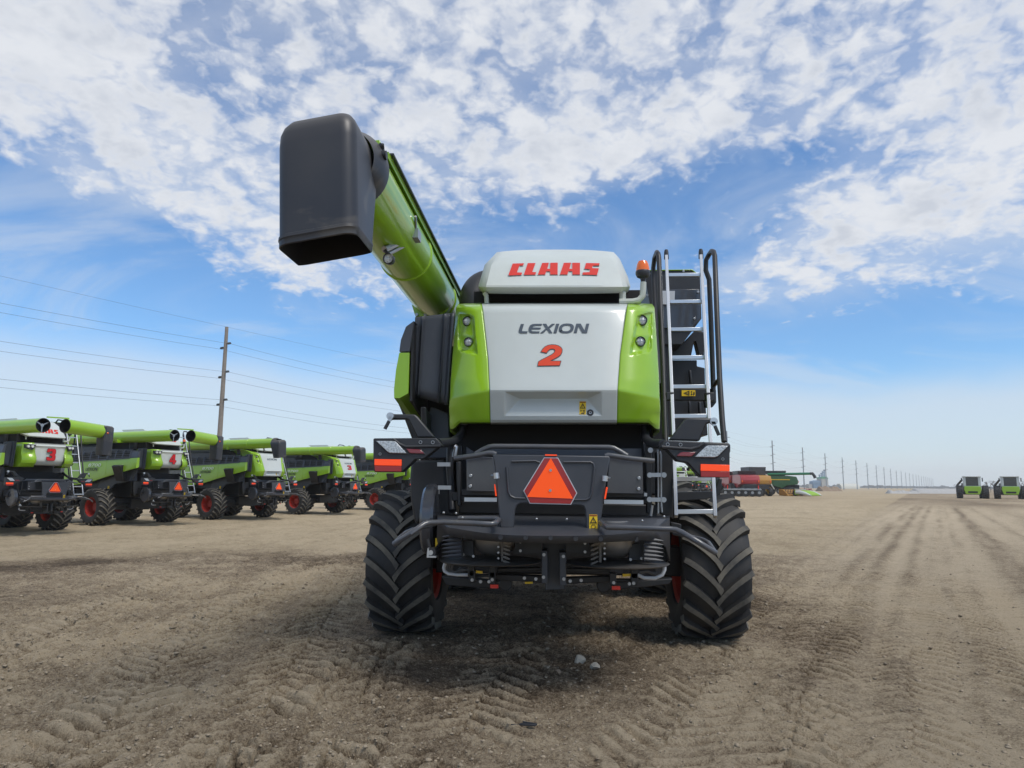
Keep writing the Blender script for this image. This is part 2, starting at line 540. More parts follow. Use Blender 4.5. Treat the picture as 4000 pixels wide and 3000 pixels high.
# ------------------------------------------------------------------ the combine harvester (all machines of the row are copies of it)
YA = 7.30                        # rear axle
ORG = Vector((0, YA, 0))
_at0 = at


def at(px, py, Y):
    # first measures put the tail 0.6 m too far forward
    return _at0(px, py, Y - .6 * (1 - smooth(6.2, 7.2, Y)) if Y > 5.3 else Y - .6 * smooth(5.0, 5.3, Y))


main = thing('combine_harvester', 'big green and white combine harvester with orange number 2, in the middle of the yard', 'combine harvester', ORG)
TALL, LOW = set(), set()         # parts only the tall-hood / only the low-hood machines carry
only_main = set()

# --- rear hood -----------------------------------------------------
HOODY = [(1183, 6.45), (1189, 6.32), (1198, 6.26), (1212, 6.235), (1515, 6.005), (1524, 6.0), (1533, 6.005), (1640, 6.085), (1652, 6.11), (1658, 6.22)]
SL = [(1183, 1880), (1189, 1881.5), (1262, 1890), (1400, 1906), (1522, 1912), (1655, 1915.5)]
SR = [(1183, 2452.5), (1189, 2451.5), (1262, 2440), (1382, 2423), (1522, 2413), (1655, 2410)]
OL = [(1183, 1790), (1197, 1782), (1300, 1775), (1560, 1755), (1640, 1757), (1668, 1761), (1684, 1763)]
OR_ = [(1183, 2547), (1196, 2556), (1382, 2568), (1560, 2578), (1640, 2576), (1667, 2574), (1690, 2568)]


def recess_depth(x, y):
    X, Yz = (x - 1700) * 2.074, (y - 900) * 2.074
    d = min((Yz - 1306) / 58 * 0.10, (1502 - Yz) / 136 * 0.10, (X - 563) / 125 * 0.10, (1349 - X) / 122 * 0.10)
    return max(0.0, d)


def hoodY(x, y):
    t = abs(x - 2163) / 260
    return pw(HOODY, y) + 0.03 * min(1.2, t) ** 4 + recess_depth(x, y)


mb = MB()
pys = [1183, 1185, 1187, 1189, 1193, 1198, 1205, 1212] + [1212 + k * 10 for k in range(1, 31)] + [1518, 1521, 1524, 1527] + [1530 + k * 2.5 for k in range(49)] + [1653, 1655, 1658]
rows = []
for py in pys:
    a, b = pw(SL, py) + 1.2, pw(SR, py) - 1.2
    rows.append([at(lerp(a, b, t / 110), py + 0.006 * (lerp(a, b, t / 110) - 2165) * 0 , hoodY(lerp(a, b, t / 110), py)) for t in range(111)])
mb.grid(rows)
hood = mb.build('rear_hood', 'white paint', main, 25)
solid(hood, 0.03)
TALL.add(hood)
# lettering and number on the hood
mb = MB()
for f in lex_faces():
    mb.prism([at(2010 + x / 7.135, 1250 + y / 7.135, hoodY(2163, 1250 + y / 7.135) - 0.006) for x, y in f], (0, 0.004, 0))
TALL.add(mb.build('lettering', 'lettering slate', hood))


def digit(polys, grow, front, back, parent, to3, name='number'):
    """number decal: an outline plate and a coloured plate on it"""
    mb_ = MB()
    for p in polys:
        mb_.mi = 1
        mb_.prism([to3(x, y, 0.006) for x, y in offset_poly(p, grow)], (0, 0.004, 0))
        mb_.mi = 0
        mb_.prism([to3(x, y, 0.0085) for x, y in p], (0, 0.004, 0))
    return mb_.build(name, [front, back], parent, weld=False)


n2 = digit([TWO], 17, 'number red', 'lettering outline', hood, lambda x, y, d: at(2010 + x / 7.135, 1250 + y / 7.135, hoodY(2163, 1250 + y / 7.135) - d))
only_main.add(n2)


def warn_label(parent, pts, Y, name='warning_label', tri=True, thick=0.004, lines=1, brown=True):
    """yellow safety label: pts = four picture corners (tl, tr, br, bl)"""
    def q(u, v):
        a = [lerp(pts[0][k], pts[1][k], u) for k in (0, 1)]; b = [lerp(pts[3][k], pts[2][k], u) for k in (0, 1)]
        return [lerp(a[k], b[k], v) for k in (0, 1)]
    mb_ = MB()
    YY = Y if callable(Y) else (lambda x, y: Y)

    def pl(uv, d):
        P = []
        for u, v in uv:
            x, y = q(u, v); P.append(at(x, y, YY(x, y) - d))
        mb_.prism(P, (0, thick * 0.5, 0))
    mb_.mi = 0; pl([(0, 0), (1, 0), (1, 1), (0, 1)], thick)
    if brown:
        mb_.mi = 2; pl([(.04, .02), (.96, .02), (.96, .10), (.04, .10)], thick + .002)
    mb_.mi = 1
    if tri:
        o, i = [(.5, .13), (.93, .54), (.07, .54)], [(.5, .235), (.74, .49), (.26, .49)]
        for k in range(3):
            pl([o[k], o[(k + 1) % 3], i[(k + 1) % 3], i[k]], thick + .002)
        pl([(.47, .28), (.53, .28), (.52, .42), (.48, .42)], thick + .002)
        pl([(.47, .44), (.53, .44), (.53, .475), (.47, .475)], thick + .002)
    pl([(.06, .585), (.94, .585), (.94, .597), (.06, .597)], thick + .002)
    if lines == 1:
        pl([(.16, .68), (.34, .68), (.34, .78), (.16, .78)], thick + .002); pl([(.34, .72), (.62, .72), (.62, .745), (.34, .745)], thick + .002)
        pl([(.58, .70), (.70, .66), (.84, .70), (.84, .77), (.70, .80), (.58, .76)], thick + .002)
        pl([(.18, .90), (.40, .86), (.80, .84), (.86, .88), (.72, .96), (.30, .95)], thick + .002)
    else:
        for k in range(9):
            a0, a1 = 2 * math.pi * k / 9, 2 * math.pi * (k + .6) / 9
            pl([(.5 + .30 * math.cos(a), .77 + .14 * math.sin(a)) for a in (a0, a1)] + [(.5 + .19 * math.cos(a), .77 + .09 * math.sin(a)) for a in (a1, a0)], thick + .002)
    return mb_.build(name, ['label yellow', 'label dark', 'label brown'], parent, weld=False)


TALL.add(warn_label(hood, [Z2(1168, 1385), Z2(1222, 1385), Z2(1221, 1491), Z2(1168, 1490)], hoodY))
mb = MB()
p = at(*Z2(1256, 1477), 1); q = Z2(1256, 1477)
c = at(q[0], q[1], hoodY(*q))
mb.mi = 0; mb.lathe([(0, -.012), (.024, -.012), (.026, -.006), (.026, .02)], c, (0, 1, 0), 24)
mb.mi = 1; mb.lathe([(.006, -.015), (.011, -.016), (.012, -.01)], c, (0, 1, 0), 20)
TALL.add(mb.build('lock', ['black plastic', 'steel'], hood))


# --- green hood sides with the work lights ---------------------------
def poly_inside_depth(P, x, y):
    n = len(P); inside = False; dmin = 1e9
    for i in range(n):
        (x1, y1), (x2, y2) = P[i], P[(i + 1) % n]
        if (y1 > y) != (y2 > y) and x < (x2 - x1) * (y - y1) / (y2 - y1) + x1: inside = not inside
        L2 = (x2 - x1) ** 2 + (y2 - y1) ** 2
        t = max(0, min(1, ((x - x1) * (x2 - x1) + (y - y1) * (y2 - y1)) / L2))
        dmin = min(dmin, math.hypot(x - x1 - t * (x2 - x1), y - y1 - t * (y2 - y1)))
    return dmin if inside else 0


for side in (-1, 1):
    seam, outer = (SL, OL) if side < 0 else (SR, OR_)
    if side < 0:
        RP = [Z2(*p_) for p_ in [(187, 668), (285, 680), (318, 700), (330, 850), (350, 1016), (205, 985), (181, 960), (178, 850)]]
        LP = [Z2(263, 740), Z2(272, 908)]; LR = [40, 38]
    else:
        RP = [Z2(*p_) for p_ in [(1635, 690), (1720, 660), (1768, 658), (1757, 960), (1740, 992), (1570, 1018), (1585, 930), (1612, 790)]]
        LP = [Z2(1674, 733), Z2(1661, 904)]; LR = [42, 41]

    def gy(px_, py_, s):
        return pw(HOODY, py_) + 0.03 + 0.20 * s ** 2.4 + 0.03 * smooth(0, 12, poly_inside_depth(RP, px_, py_)) * (1 + 0.5 * abs(math.sin((py_ - 1228) / 41.0 * 0.5 * math.pi)))
    mb = MB(); rows = []
    gp = [1183, 1185, 1187, 1190, 1194, 1199, 1206] + [1212 + 5 * k for k in range(0, 61)] + [1516, 1521, 1526, 1531, 1536] + [1540 + 10 * k for k in range(12)] + [1656]
    ns = 36
    for py in gp:
        r = []
        for k in range(ns + 1):
            s = (k / ns) ** 0.85
            x = lerp(pw(seam, py), pw(outer, py), s)
            yb = py + 30 * s * smooth(1480, 1524, py) * (1 - smooth(1560, 1650, py))   # the fold drops towards the outside
            yb += 4 * s * (1 - smooth(1183, 1230, py))
            if py > 1600: yb += 26 * smooth(.72, .95, s) * smooth(1600, 1656, py)
            r.append(at(x, yb, gy(x, py, s)))
        w = r[-1]
        for dy in (0.04, 0.12, 0.5, 1.0):
            r.append(w + Vector((side * (0.012 if dy > .1 else .008), dy, 0)))
        rows.append(r)
    mb.grid(rows)
    sp = mb.build('hood_side', 'lime paint', main, 28)
    solid(sp, 0.02)
    TALL.add(sp)
    for (lx, ly), rr in zip(LP, LR):
        s = abs(lx - pw(seam, ly)) / abs(pw(outer, ly) - pw(seam, ly))
        c = at(lx, ly, gy(lx, ly, s)); rad = rr / 2.074 / FPX * c.y
        mb = MB()
        mb.mi = 0; mb.lathe([(rad * 0.8, .03), (rad, .02), (rad * 1.02, -.025), (rad * .96, -.032), (rad * .90, -.028), (rad * .88, -.012)], c, (0, 1, -.06), 28)
        mb.mi = 1; mb.lathe([(0, -.026), (rad * .5, -.022), (rad * .89, -.010)], c, (0, 1, -.06), 28)
        mb.mi = 2
        mb.box(c + Vector((0, -.024, 0)), (rad * 1.7, .006, .004)); mb.box(c + Vector((0, -.025, 0)), (.004, .006, rad * 1.6))
        TALL.add(mb.build('work_light', ['black plastic', 'lamp lens', 'steel'], sp))

# --- low hood of the older machines (local measures) -------------------
ZB0, ZB1 = 2.17, 2.88
LY = 5.55


def lowhood():
    out = []
    mb = MB()
    rows = []
    for k in range(15):
        v = k / 14
        z = lerp(ZB0, ZB1, v)
        hw = 0.48 + 0.03 * v + 0.20 * smooth(.80, 1, v)
        y = LY + 0.10 * (1 - smooth(0, .2, v)) * 1.2 - .05 * smooth(.78, .92, v) + .28 * smooth(.9, 1.0, v)
        rows.append([Vector((lerp(-hw, hw, t / 12), y + .05 * abs(t / 6 - 1) ** 3, z)) for t in range(13)])
    mb.grid(rows)
    c = mb.build('rear_hood', 'white paint', main, 30)
    solid(c, .03)
    out.append(c)
    for s in (-1, 1):
        mb = MB(); rows = []
        for k in range(13):
            v = k / 12
            z = lerp(ZB0 - .06, ZB1 - .01, v)
            a = 0.475 + 0.03 * v - .05 * smooth(.3, 0, 0) + .04 * smooth(.55, .9, v)
            b = 0.80 - .04 * v
            yb = LY + .03 + .07 * (1 - smooth(0, .25, v)) - .09 * smooth(.02, .2, v) * (1 - smooth(.35, .6, v))
            r = [Vector((s * lerp(a, b, t / 6), yb + .16 * (t / 6) ** 2, z)) for t in range(7)]
            r += [r[-1] + Vector((0, d, 0)) for d in (.05, .3, .9)]
            rows.append(r)
        mb.grid(rows)
        sd = mb.build('hood_side', 'lime paint', main, 25)
        solid(sd, .02)
        out.append(sd)
        mb = MB(); mb.prism([Vector((s * .46, LY - .03, 2.81)), Vector((s * .76, LY + .09, 2.82)), Vector((s * .74, LY + .07, 2.70)), Vector((s * .56, LY - .02, 2.64))], (0, .04, 0))
        pod = mb.build('lamp_pod', 'black plastic', sd); out.append(pod)
        for x in (.57, .68):
            mb = MB(); mb.cyl(Vector((s * x, LY - .05 + .25 * (x - .55), 2.75)), (0, 1, 0), .038, .05, 14)
            out.append(mb.build('work_light', 'lamp lens', sd))
    return c, out


low_hood, lows = lowhood()
LOW.update(lows)

# --- engine cowl with the maker's lettering --------------------------
COWLY = [(970, 6.80), (990, 6.58), (1006, 6.50), (1016, 6.48), (1112, 6.335), (1119, 6.325), (1125, 6.335), (1147, 6.41)]
CR = [(1941, 985, 2397, 985, 975), (1926, 1001, 2411, 1000, 992), (1914, 1013, 2421, 1012, 1006), (1893, 1035, 2432, 1035, 1031), (1880, 1080, 2452, 1080, 1080), (1870, 1114, 2461, 1114, 1115), (1869, 1121, 2462, 1120, 1122), (1875, 1132, 2458, 1131, 1134), (1886, 1146, 2450, 1144, 1148)]
mb = MB(); rows = []
for l, ly, r, ry, cy in CR:
    row = []
    for k in range(41):
        t = k / 40; u = abs(2 * t - 1)
        y = lerp(ly, ry, t) + (cy - (ly + ry) / 2) * (1 - u ** 3)
        row.append(at(lerp(l, r, t), y, pw(COWLY, y) + .02 * u ** 4 + .16 * smooth(.93, 1.0, u)))
    row = [row[0] + Vector((-.01, 1.3, 0)), row[0] + Vector((0, .08, 0))] + row + [row[-1] + Vector((0, .08, 0)), row[-1] + Vector((.01, 1.3, 0))]
    rows.append(row)
rows.insert(0, [p_ + Vector((0, max(0, 7.3 - p_.y), 0.0)) for p_ in rows[0]])
rows.append([p_ + Vector((0, .06, .10)) for p_ in rows[-1]])
mb.grid(rows)
cowl = mb.build('engine_cowl', 'cowl paint', main, 25)
mb = MB()
for f in CLAAS:
    mb.mi = 1; mb.prism([at(1970 + x / 5.672, 1010 + y / 5.672, pw(COWLY, 1010 + y / 5.672) - .006) for x, y in offset_poly(f, 9)], (0, .004, 0))
    mb.mi = 0; mb.prism([at(1970 + x / 5.672, 1010 + y / 5.672, pw(COWLY, 1010 + y / 5.672) - .010) for x, y in f], (0, .004, 0))
mb.build('lettering', ['logo red', 'paper white'], cowl, weld=False)
mb = MB()
mb.tube([at(*Z2(400, 505), 6.42), at(*Z2(415, 530), 6.42), at(*Z2(418, 594), 6.42)], .020, 8)
mb.build('cowl_bracket', 'cream pipe', main)
mb = MB(); mb.tube([at(*Z2(1518, 500), 6.42), at(*Z2(1518, 582), 6.42)], .028, 8)
mb.build('cowl_bracket', 'cream pipe', main)
mb = MB()
mb.box2((-.74, 6.15, 2.6), (.74, 8.2, 3.16)); mb.box2((-.78, 6.9, 2.6), (.95, 8.2, 3.05))
mb.build('engine_bay', 'dark void', main)
mb = MB()
mb.tube([at(*Z2(1490, 578), 6.40), at(*Z2(1600, 577), 6.40), at(*Z2(1650, 565), 6.40), at(*Z2(1680, 530), 6.40), at(*Z2(1684, 480), 6.40), at(*Z2(1686, 420), 6.40)], .026, 10)
pipe = mb.build('beacon_pipe', 'cream pipe', main)
cb = at(*Z2(1682, 335), 6.40); k_ = cb.y / FPX / 2.074
mb = MB(); mb.mi = 1
mb.lathe([(0, 90 * k_), (36 * k_, 88 * k_), (48 * k_, 62 * k_), (54 * k_, 30 * k_), (57 * k_, 4 * k_)], cb, (0, 0, 1), 28)
mb.mi = 0
mb.lathe([(57 * k_, 6 * k_), (60 * k_, 0), (60 * k_, -22 * k_), (50 * k_, -44 * k_), (24 * k_, -58 * k_), (14 * k_, -100 * k_), (0, -100 * k_)], cb, (0, 0, 1), 28)
mb.build('warning_beacon', ['black plastic', 'beacon orange'], main)
mb = MB()
arc = []
cc = at(1912, 1172, 6.9)
for k in range(13):
    a = math.pi * (1.0 - 0.62 * k / 12)
    arc.append(cc + Vector((.155 * math.cos(a), .01 * k, .185 * math.sin(a))))
arc = [arc[0] - Vector((0, 0, .35))] + arc
mb.tube(arc, .145, 24)
mb.build('intake_duct', 'black plastic', main, 40)

# --- body core, tank, cab, undercarriage ------------------------------
mb = MB()
mb.box2((-.78, 6.75, 1.05), (.80, 10.4, 2.75)); mb.box2((-1.15, 7.7, 1.35), (1.15, 10.4, 2.45))
mb.prism([at(*p_, 6.75) for p_ in [(1548, 1562), (1590, 1543), (1770, 1560), (1790, 1700), (1790, 1800), (1640, 1800), (1572, 1618)]], (0, .5, 0))
mb.build('threshing_body', 'black metal', main, bevel=.02)
mb = MB()
mb.box2((-1.15, 8.3, 2.4), (1.15, 10.4, 3.0)); mb.prism([(-1.15, 8.25, 3.0), (1.15, 8.25, 3.0), (1.0, 8.25, 3.16), (-1.0, 8.25, 3.16)], (0, 2.1, 0))
mb.build('grain_tank', 'slate plastic', main, bevel=.02)
mb = MB(); mb.mi = 0
mb.box2((-.75, 10.6, 1.7), (.75, 12.0, 2.95)); mb.mi = 1; mb.box2((-.85, 10.5, 2.95), (.85, 12.2, 3.15))
mb.build('cab', ['glass dark', 'white paint'], main, bevel=.04)
mb = MB()
mb.box2((-.62, 6.9, .62), (.62, 11.2, 1.0)); mb.box2((-1.2, YA - .14, .58), (1.2, YA + .14, .86))
mb.tube([(-1.25, YA, .70), (1.25, YA, .70)], .10, 12); mb.box2((-1.1, 10.0, .62), (1.1, 10.4, .98))
mb.tube([(-1.05, YA - .22, .74), (1.05, YA - .22, .74)], .035, 10)
mb.build('rear_axle', 'black metal', main, bevel=.015)

for nm, y0, Rd, W, rim_, xs, lugs in (('rear', YA, .70, .625, .36, 1.475, 20), ('front', YA + 2.9, .80, .75, .45, 1.46, 21)):
    for s in (-1, 1):
        c = Vector((s * (xs if nm == 'front' else 1.48 if s < 0 else 1.452), y0, Rd - .012))
        mb = MB(); rim_mesh(mb, c, rim_, W, s)
        w = mb.build('wheel', 'rim red', main, 40); w.data.name = nm + ' rim'
        mb = MB(); tyre(mb, c, Rd, W, rim_, lugs=lugs, ph=.0 if s < 0 else .05)
        mb.build('tyre', ['rubber', 'lug rubber'], w, 30, weld=False)

# --- side panels (left side is seen on every machine of the row) -------
PX = 1.345


def sp_b(y): return pw([(5.75, 2.17), (7.55, 1.83), (8.4, 1.64), (10.2, 1.42)], y)
def sp_t(y): return pw([(5.75, 2.53), (7.55, 2.46), (10.2, 2.38)], y)
def sp_g(y): return pw([(5.75, 2.80), (7.0, 2.86), (10.2, 2.78)], y)


for s in (-1, 1):
    y0 = 5.75 if s < 0 else 8.7
    st = [y for y in (5.75, 6.2, 6.9, 7.54, 7.55, 7.56, 8.4, 8.7, 10.2) if y >= y0]
    mb = MB(); rows = []
    for y in st:
        b, t = sp_b(y), sp_t(y)
        rows.append([Vector((s * (a_ - (.02 if y == 7.55 else 0)), y, z_)) for a_, z_ in [(PX - .12, t), (PX - .035, t), (PX - .012, lerp(t, b, .4)), (PX, lerp(t, b, .85)), (PX - .004, b - .02), (PX - .05, b - .02), (PX - .12, b + .02)]])
    mb.grid(rows)
    mb.prism(rows[0], (0, .02, 0))
    sp = mb.build('side_panel', 'lime paint', main, 25)
    if s < 0:
        mb = MB()
        for f in text_faces('8700', .02):
            mb.poly([Vector((-PX - .014, lerp(8.62, 7.83, u + .06 * (0.5 - v)), lerp(2.33, 2.21, v))) for u, v in f])
        mb.build('model_number', 'lettering pale', sp, weld=False)
        mb = MB()
        for f in lex_faces():
            mb.poly([Vector((-PX - .014, lerp(8.78, 8.02, (x - 118) / 1965), lerp(2.17, 2.05, (y - 103) / 262))) for x, y in f])
        mb.build('lettering', 'lettering dark', sp, weld=False)
        mb = MB(); mb.box((-PX - .004, 6.75, 2.21), (.012, .09, .08)); mb.build('warning_label', 'label yellow', sp)
    # dark grille panel above it
    def gp_(y): return [Vector((s * a_, y, z_)) for a_, z_ in [(PX - .035, sp_t(y) + .012), (PX - .045, lerp(sp_t(y), sp_g(y), .4)), (PX - .085, lerp(sp_t(y), sp_g(y), .82)), (PX - .15, sp_g(y))]]
    mb = MB()
    if s < 0:
        mb.mi = 0
        rr_ = [gp_(y) for y in (5.75, 6.2)]
        mb.grid(rr_)
        mb.prism(rr_[0] + [Vector((s * (PX - .12), 5.75, sp_t(5.75) + .012))], (0, .03, 0))
    for ya, yb, bars in ((6.2, 7.5, 4), (7.56, 10.2, 6)) if s < 0 else ((y0, 10.2, 4),):
        a, b = gp_(ya), gp_(yb)
        mb.mi = 1
        mb.grid([[p_ + Vector((-s * .14, 0, 0)) for p_ in a], [p_ + Vector((-s * .14, 0, 0)) for p_ in b]])
        mb.mi = 0
        for z in np.linspace(.03, .97, 6):
            i = min(2, int(z * 3)); f = z * 3 - i
            mb.bar(a[i].lerp(a[i + 1], f), b[i].lerp(b[i + 1], f), .03, .022 if 0.1 < z < .9 else .06)
        for t in np.linspace(0, 1, bars):
            P_ = [a[i].lerp(b[i], t) for i in range(4)]
            mb.tube(P_, 0, sect=[(-.022, -.022), (.022, -.022), (.022, .022), (-.022, .022)])
    g = mb.build('grille_panel', ['panel slate', 'dark void'], main, 25)
mb = MB()
ys_ = (5.78, 6.2, 6.9, 7.55, 8.4, 10.15)
mb.prism([Vector((-(PX - .128), y, sp_b(y) - .035)) for y in ys_] + [Vector((-(PX - .128), y, sp_g(y) - .02)) for y in ys_[::-1]], (.02, 0, 0))
mb.build('panel_liner', 'black metal', main)
# sheet metal below the side panel
mb = MB()
mb.prism([Vector((-1.16, y, z)) for y, z in ((5.95, 2.1), (8.1, 1.7), (8.3, 1.2), (7.9, .95), (7.2, 1.55), (6.6, 1.62), (6.1, 1.75))], (.05, 0, 0))
o = mb.build('side_cover', 'slate plastic', main, bevel=.01)
mb = MB(); mb.box((-1.165, 7.55, 1.42), (.012, .10, .11)); mb.build('warning_label', 'label yellow', o)

# slate corner panel left of the hood, with pressed ribs
mb = MB(); rows = []
for k in range(21):
    v = k / 20
    l = (lerp(Z8(330, 140)[0], Z8(262, 1175)[0], v), lerp(Z8(330, 140)[1], Z8(262, 1240)[1], v))
    r = (lerp(Z8(855, 80)[0], Z8(765, 1290)[0], v), lerp(Z8(855, 80)[1], Z8(765, 1380)[1], v))
    row = []
    for j in range(45):
        t = j / 44
        x = lerp(l[0], r[0], t); y = lerp(l[1], r[1], t)
        dpt = 6.42
        for c0, w0 in ((.20, .03), (.80, .03)):
            dpt -= .025 * max(0, 1 - abs(t - c0) / w0)
        dpt += .012 * (1 if .23 < t < .77 else 0)
        if t > .95: dpt -= .03 * (t - .95) / .05
        if v > .93: dpt += .25 * (v - .93)
        row.append(at(x, y, dpt))
    rows.append(row)
mb.grid(rows)
o = mb.build('corner_panel', 'panel slate', main, 20)
solid(o, .02)
mb = MB(); mb.plate([Z8(545, 1405), Z8(600, 1420), Z8(800, 1500), Z8(830, 2130), Z8(420, 2130)], 6.6, .1)
mb.build('lower_side_cover', 'panel slate', main, bevel=.01)

# --- unloading auger, folded back along the left side -------------------
AX, AZ = -1.19, None
pa = at(1708, 1178, 7.1); pb = at(1392, 708, 4.2)
AZ = (pa.z + pb.z) / 2; AX = (pa.x + pb.x) / 2
print('auger', pa, pb)
AR = .215
mb = MB()
mb.lathe([(AR, 4.0), (AR, 7.0), (AR + .012, 7.02), (AR + .012, 7.06), (AR, 7.08), (AR, 11.5), (AR + .014, 11.5), (AR + .014, 11.58), (AR, 11.58), (AR, 12.2), (0, 12.2)], (AX, 0, AZ), (0, 1, 0), 48)
for y in (5.6,): mb.lathe([(AR, y), (AR + .01, y + .01), (AR + .01, y + .04), (AR, y + .05)], (AX, 0, AZ), (0, 1, 0), 48)
auger = mb.build('unloading_auger', 'lime paint', main, 30)
TALL.add(auger)
# flange rail along the tube
mb = MB(); mb.mi = 0
fx = AX + .135
mb.box2((fx, 4.1, AZ + .150), (fx + .075, 8.6, AZ + .157)); mb.box2((fx + .07, 4.1, AZ + .115), (fx + .075, 8.6, AZ + .157))
mb.mi = 1
mb.box2((fx + .015, 4.15, AZ + .158), (fx + .095, 8.6, AZ + .172))
for k in range(12): mb.box2((fx + .03, 4.3 + .36 * k, AZ + .172), (fx + .06, 4.34 + .36 * k, AZ + .19))
TALL.add(mb.build('flange_rail', ['lime paint', 'black metal'], auger))
# cradle
mb = MB()
mb.plate([Z1(1120, 1455), Z1(1165, 1460), Z1(1235, 1480), Z1(1300, 1490), Z1(1370, 1440), Z1(1395, 1400), Z1(1420, 1412), Z1(1375, 1500), Z1(1345, 1525), Z1(1150, 1545), Z1(1140, 1520)], 6.95, .12)
mb.build('auger_cradle', 'lime paint', main, bevel=.006)
mb = MB()
for q_ in (Z1(1158, 1530), Z1(1220, 1530), Z1(1234, 1492)):
    mb.cyl(at(*q_, 6.95), (0, -1, 0), .016, .02, 8)
mb.build('bolt', 'steel', main)
# work light on its arm
mb = MB(); mb.mi = 0
q0, q1, q2 = at(*Z1(925, 1060), 4.75), at(*Z1(1070, 985), 4.95), at(*Z1(1115, 960), 5.0)
mb.tube([q0, q1], .026, 8); mb.tube([q0 + Vector((0, .02, -.04)), q1 + Vector((0, .02, -.04))], .014, 8)
mb.box(q2 + Vector((.0, 0, .0)), (.13, .12, .07))
mb.tube([q2, at(*Z1(1150, 900), 5.1), at(*Z1(1148, 820), 5.15)], .01, 6)
TALL.add(mb.build('light_arm', 'steel', auger))
cl = at(*Z1(957, 1128), 4.75); rad = 42 / 1.843 / FPX * 4.75
mb = MB(); mb.mi = 0; mb.lathe([(0, .06), (rad * .7, .06), (rad, .02), (rad, -.02), (rad * .84, -.025), (rad * .82, -.01)], cl, (0.05, 1, .1), 28)
mb.mi = 1; mb.lathe([(0, -.016), (rad * .82, -.012)], cl, (0.05, 1, .1), 28)
mb.mi = 0; mb.tube([cl + Vector((0, .02, rad * .8)), q0], .014, 6)
TALL.add(mb.build('work_light', ['black plastic', 'lamp lens'], auger))
mb = MB(); mb.prism([at(*p_, 4.42) for p_ in [Z1(893, 640), Z1(905, 655), Z1(930, 690), Z1(912, 735), Z1(893, 740)]], (0, .01, 0))
TALL.add(mb.build('warning_label', 'label yellow', auger))
mb = MB(); mb.plate([Z1(893, 520), Z1(925, 512), Z1(920, 560), Z1(905, 608), Z1(888, 608)], 4.22, .03)
mb.plate([Z1(815, 275), Z1(888, 268), Z1(903, 300), Z1(893, 345), Z1(862, 362), Z1(830, 330)], 4.02, .22)
TALL.add(mb.build('spout_bracket', 'lime paint', auger, bevel=.004))
mb = MB()
mb.tube([at(*Z1(893, 322), 3.97), at(*Z1(910, 308), 3.97)], .02, 8); mb.tube([at(*Z1(908, 300), 3.98), at(*Z1(918, 390), 3.98), at(*Z1(905, 400), 3.98)], .012, 8); mb.cyl(at(*Z1(870, 383), 3.96), (1, 0, 0), .028, .06, 12)
TALL.add(mb.build('spout_hinge', 'black metal', auger, 50))
# rubber spout: a rounded box, open below
SCN = Vector((-1.285, 3.79, 3.110))


def spt(x, y, z):      # the spout hangs a little askew
    k = (z + .38) / .72
    return SCN + Vector((x - z * .055, y * (1 + (-.76 + 1.02 * k if y > 0 else 0)), z * 1.0 + x * .17))



def rrect(hx, hy, r, n=6):
    out = []
    for cx, cy, a0 in ((hx - r, hy - r, 0), (-hx + r, hy - r, 90), (-hx + r, -hy + r, 180), (hx - r, -hy + r, 270)):
        for k in range(n + 1):
            a = R(a0 + 90 * k / n); out.append((cx + r * math.cos(a), cy + r * math.sin(a)))
    return out


mb = MB(); rows = []
for z, f in [(.345, .30), (.344, .55), (.335, .70), (.315, .82), (.28, .92), (.235, .98), (.17, 1.0), (0, 1.0), (-.24, 1.0), (-.315, 1.0), (-.318, 1.02), (-.335, 1.025), (-.34, 1.01), (-.37, 1.01), (-.375, .99), (-.3, .98), (.1, .95)]:
    hx, hy = .213 * f, .285 * f
    zz = z - (0.02 if z < -.2 else 0)
    rows.append([spt(x, y, zz) for x, y in rrect(hx, hy, .075 * f)])
V = mb.grid(rows, True); mb._f(V[0]); mb._f(V[-1])
mb.lathe([(AR - .03, 3.86), (AR + .012, 3.95), (AR + .016, 4.05), (AR + .004, 4.06)], (AX, 0, AZ), (0, 1, 0), 40)
TALL.add(mb.build('rubber_spout', 'spout rubber', auger, 45))

# older machines: auger folded in two, with the outer half across the tail
mb = MB(); mb.mi = 0
mb.lathe([(AR, 4.05), (AR, 9.2), (AR + .014, 9.2), (AR + .014, 9.28), (AR, 9.28), (AR, 12.2), (0, 12.2)], (AX + .15, 0, AZ), (0, 1, 0), 40)
mb.mi = 1; mb.lathe([(AR, 4.05), (AR - .012, 4.04), (AR - .014, 4.4), (0, 4.4)], (AX + .15, 0, AZ), (0, 1, 0), 40)
au2 = mb.build('unloading_auger', ['lime paint', 'black metal'], main, 30); LOW.add(au2)
mb = MB(); mb.mi = 0; mb.cyl((AX + .15, 4.1, AZ), (0, 1, 0), .05, .1, 10)
for k in range(3):
    a = R(30 + 120 * k); mb.bar(Vector((AX + .15, 4.12, AZ)), Vector((AX + .15 + AR * math.cos(a), 4.12, AZ + AR * math.sin(a))), .03, .03)
LOW.add(mb.build('tube_spider', 'steel', au2))
dirn = Vector((.97, .24, -.05)).normalized()
o0 = Vector((-.58, 3.85, AZ + .01))
mb = MB(); mb.mi = 0; mb.lathe([(AR, 0), (AR, 1.42)], o0, dirn, 40)
mb.mi = 1; mb.lathe([(AR, 0), (AR - .012, -.01), (AR - .014, .35), (0, .35)], o0, dirn, 40)
mb.mi = 0; mb.bar(Vector((AX + .2, 4.0, AZ + AR + .03)), o0 + Vector((.1, 0, AR + .02)), .05, .04)
au3 = mb.build('folding_auger_end', ['lime paint', 'black metal'], main, 30); LOW.add(au3)
mb = MB()
e = o0 + dirn * 1.42
rows = []
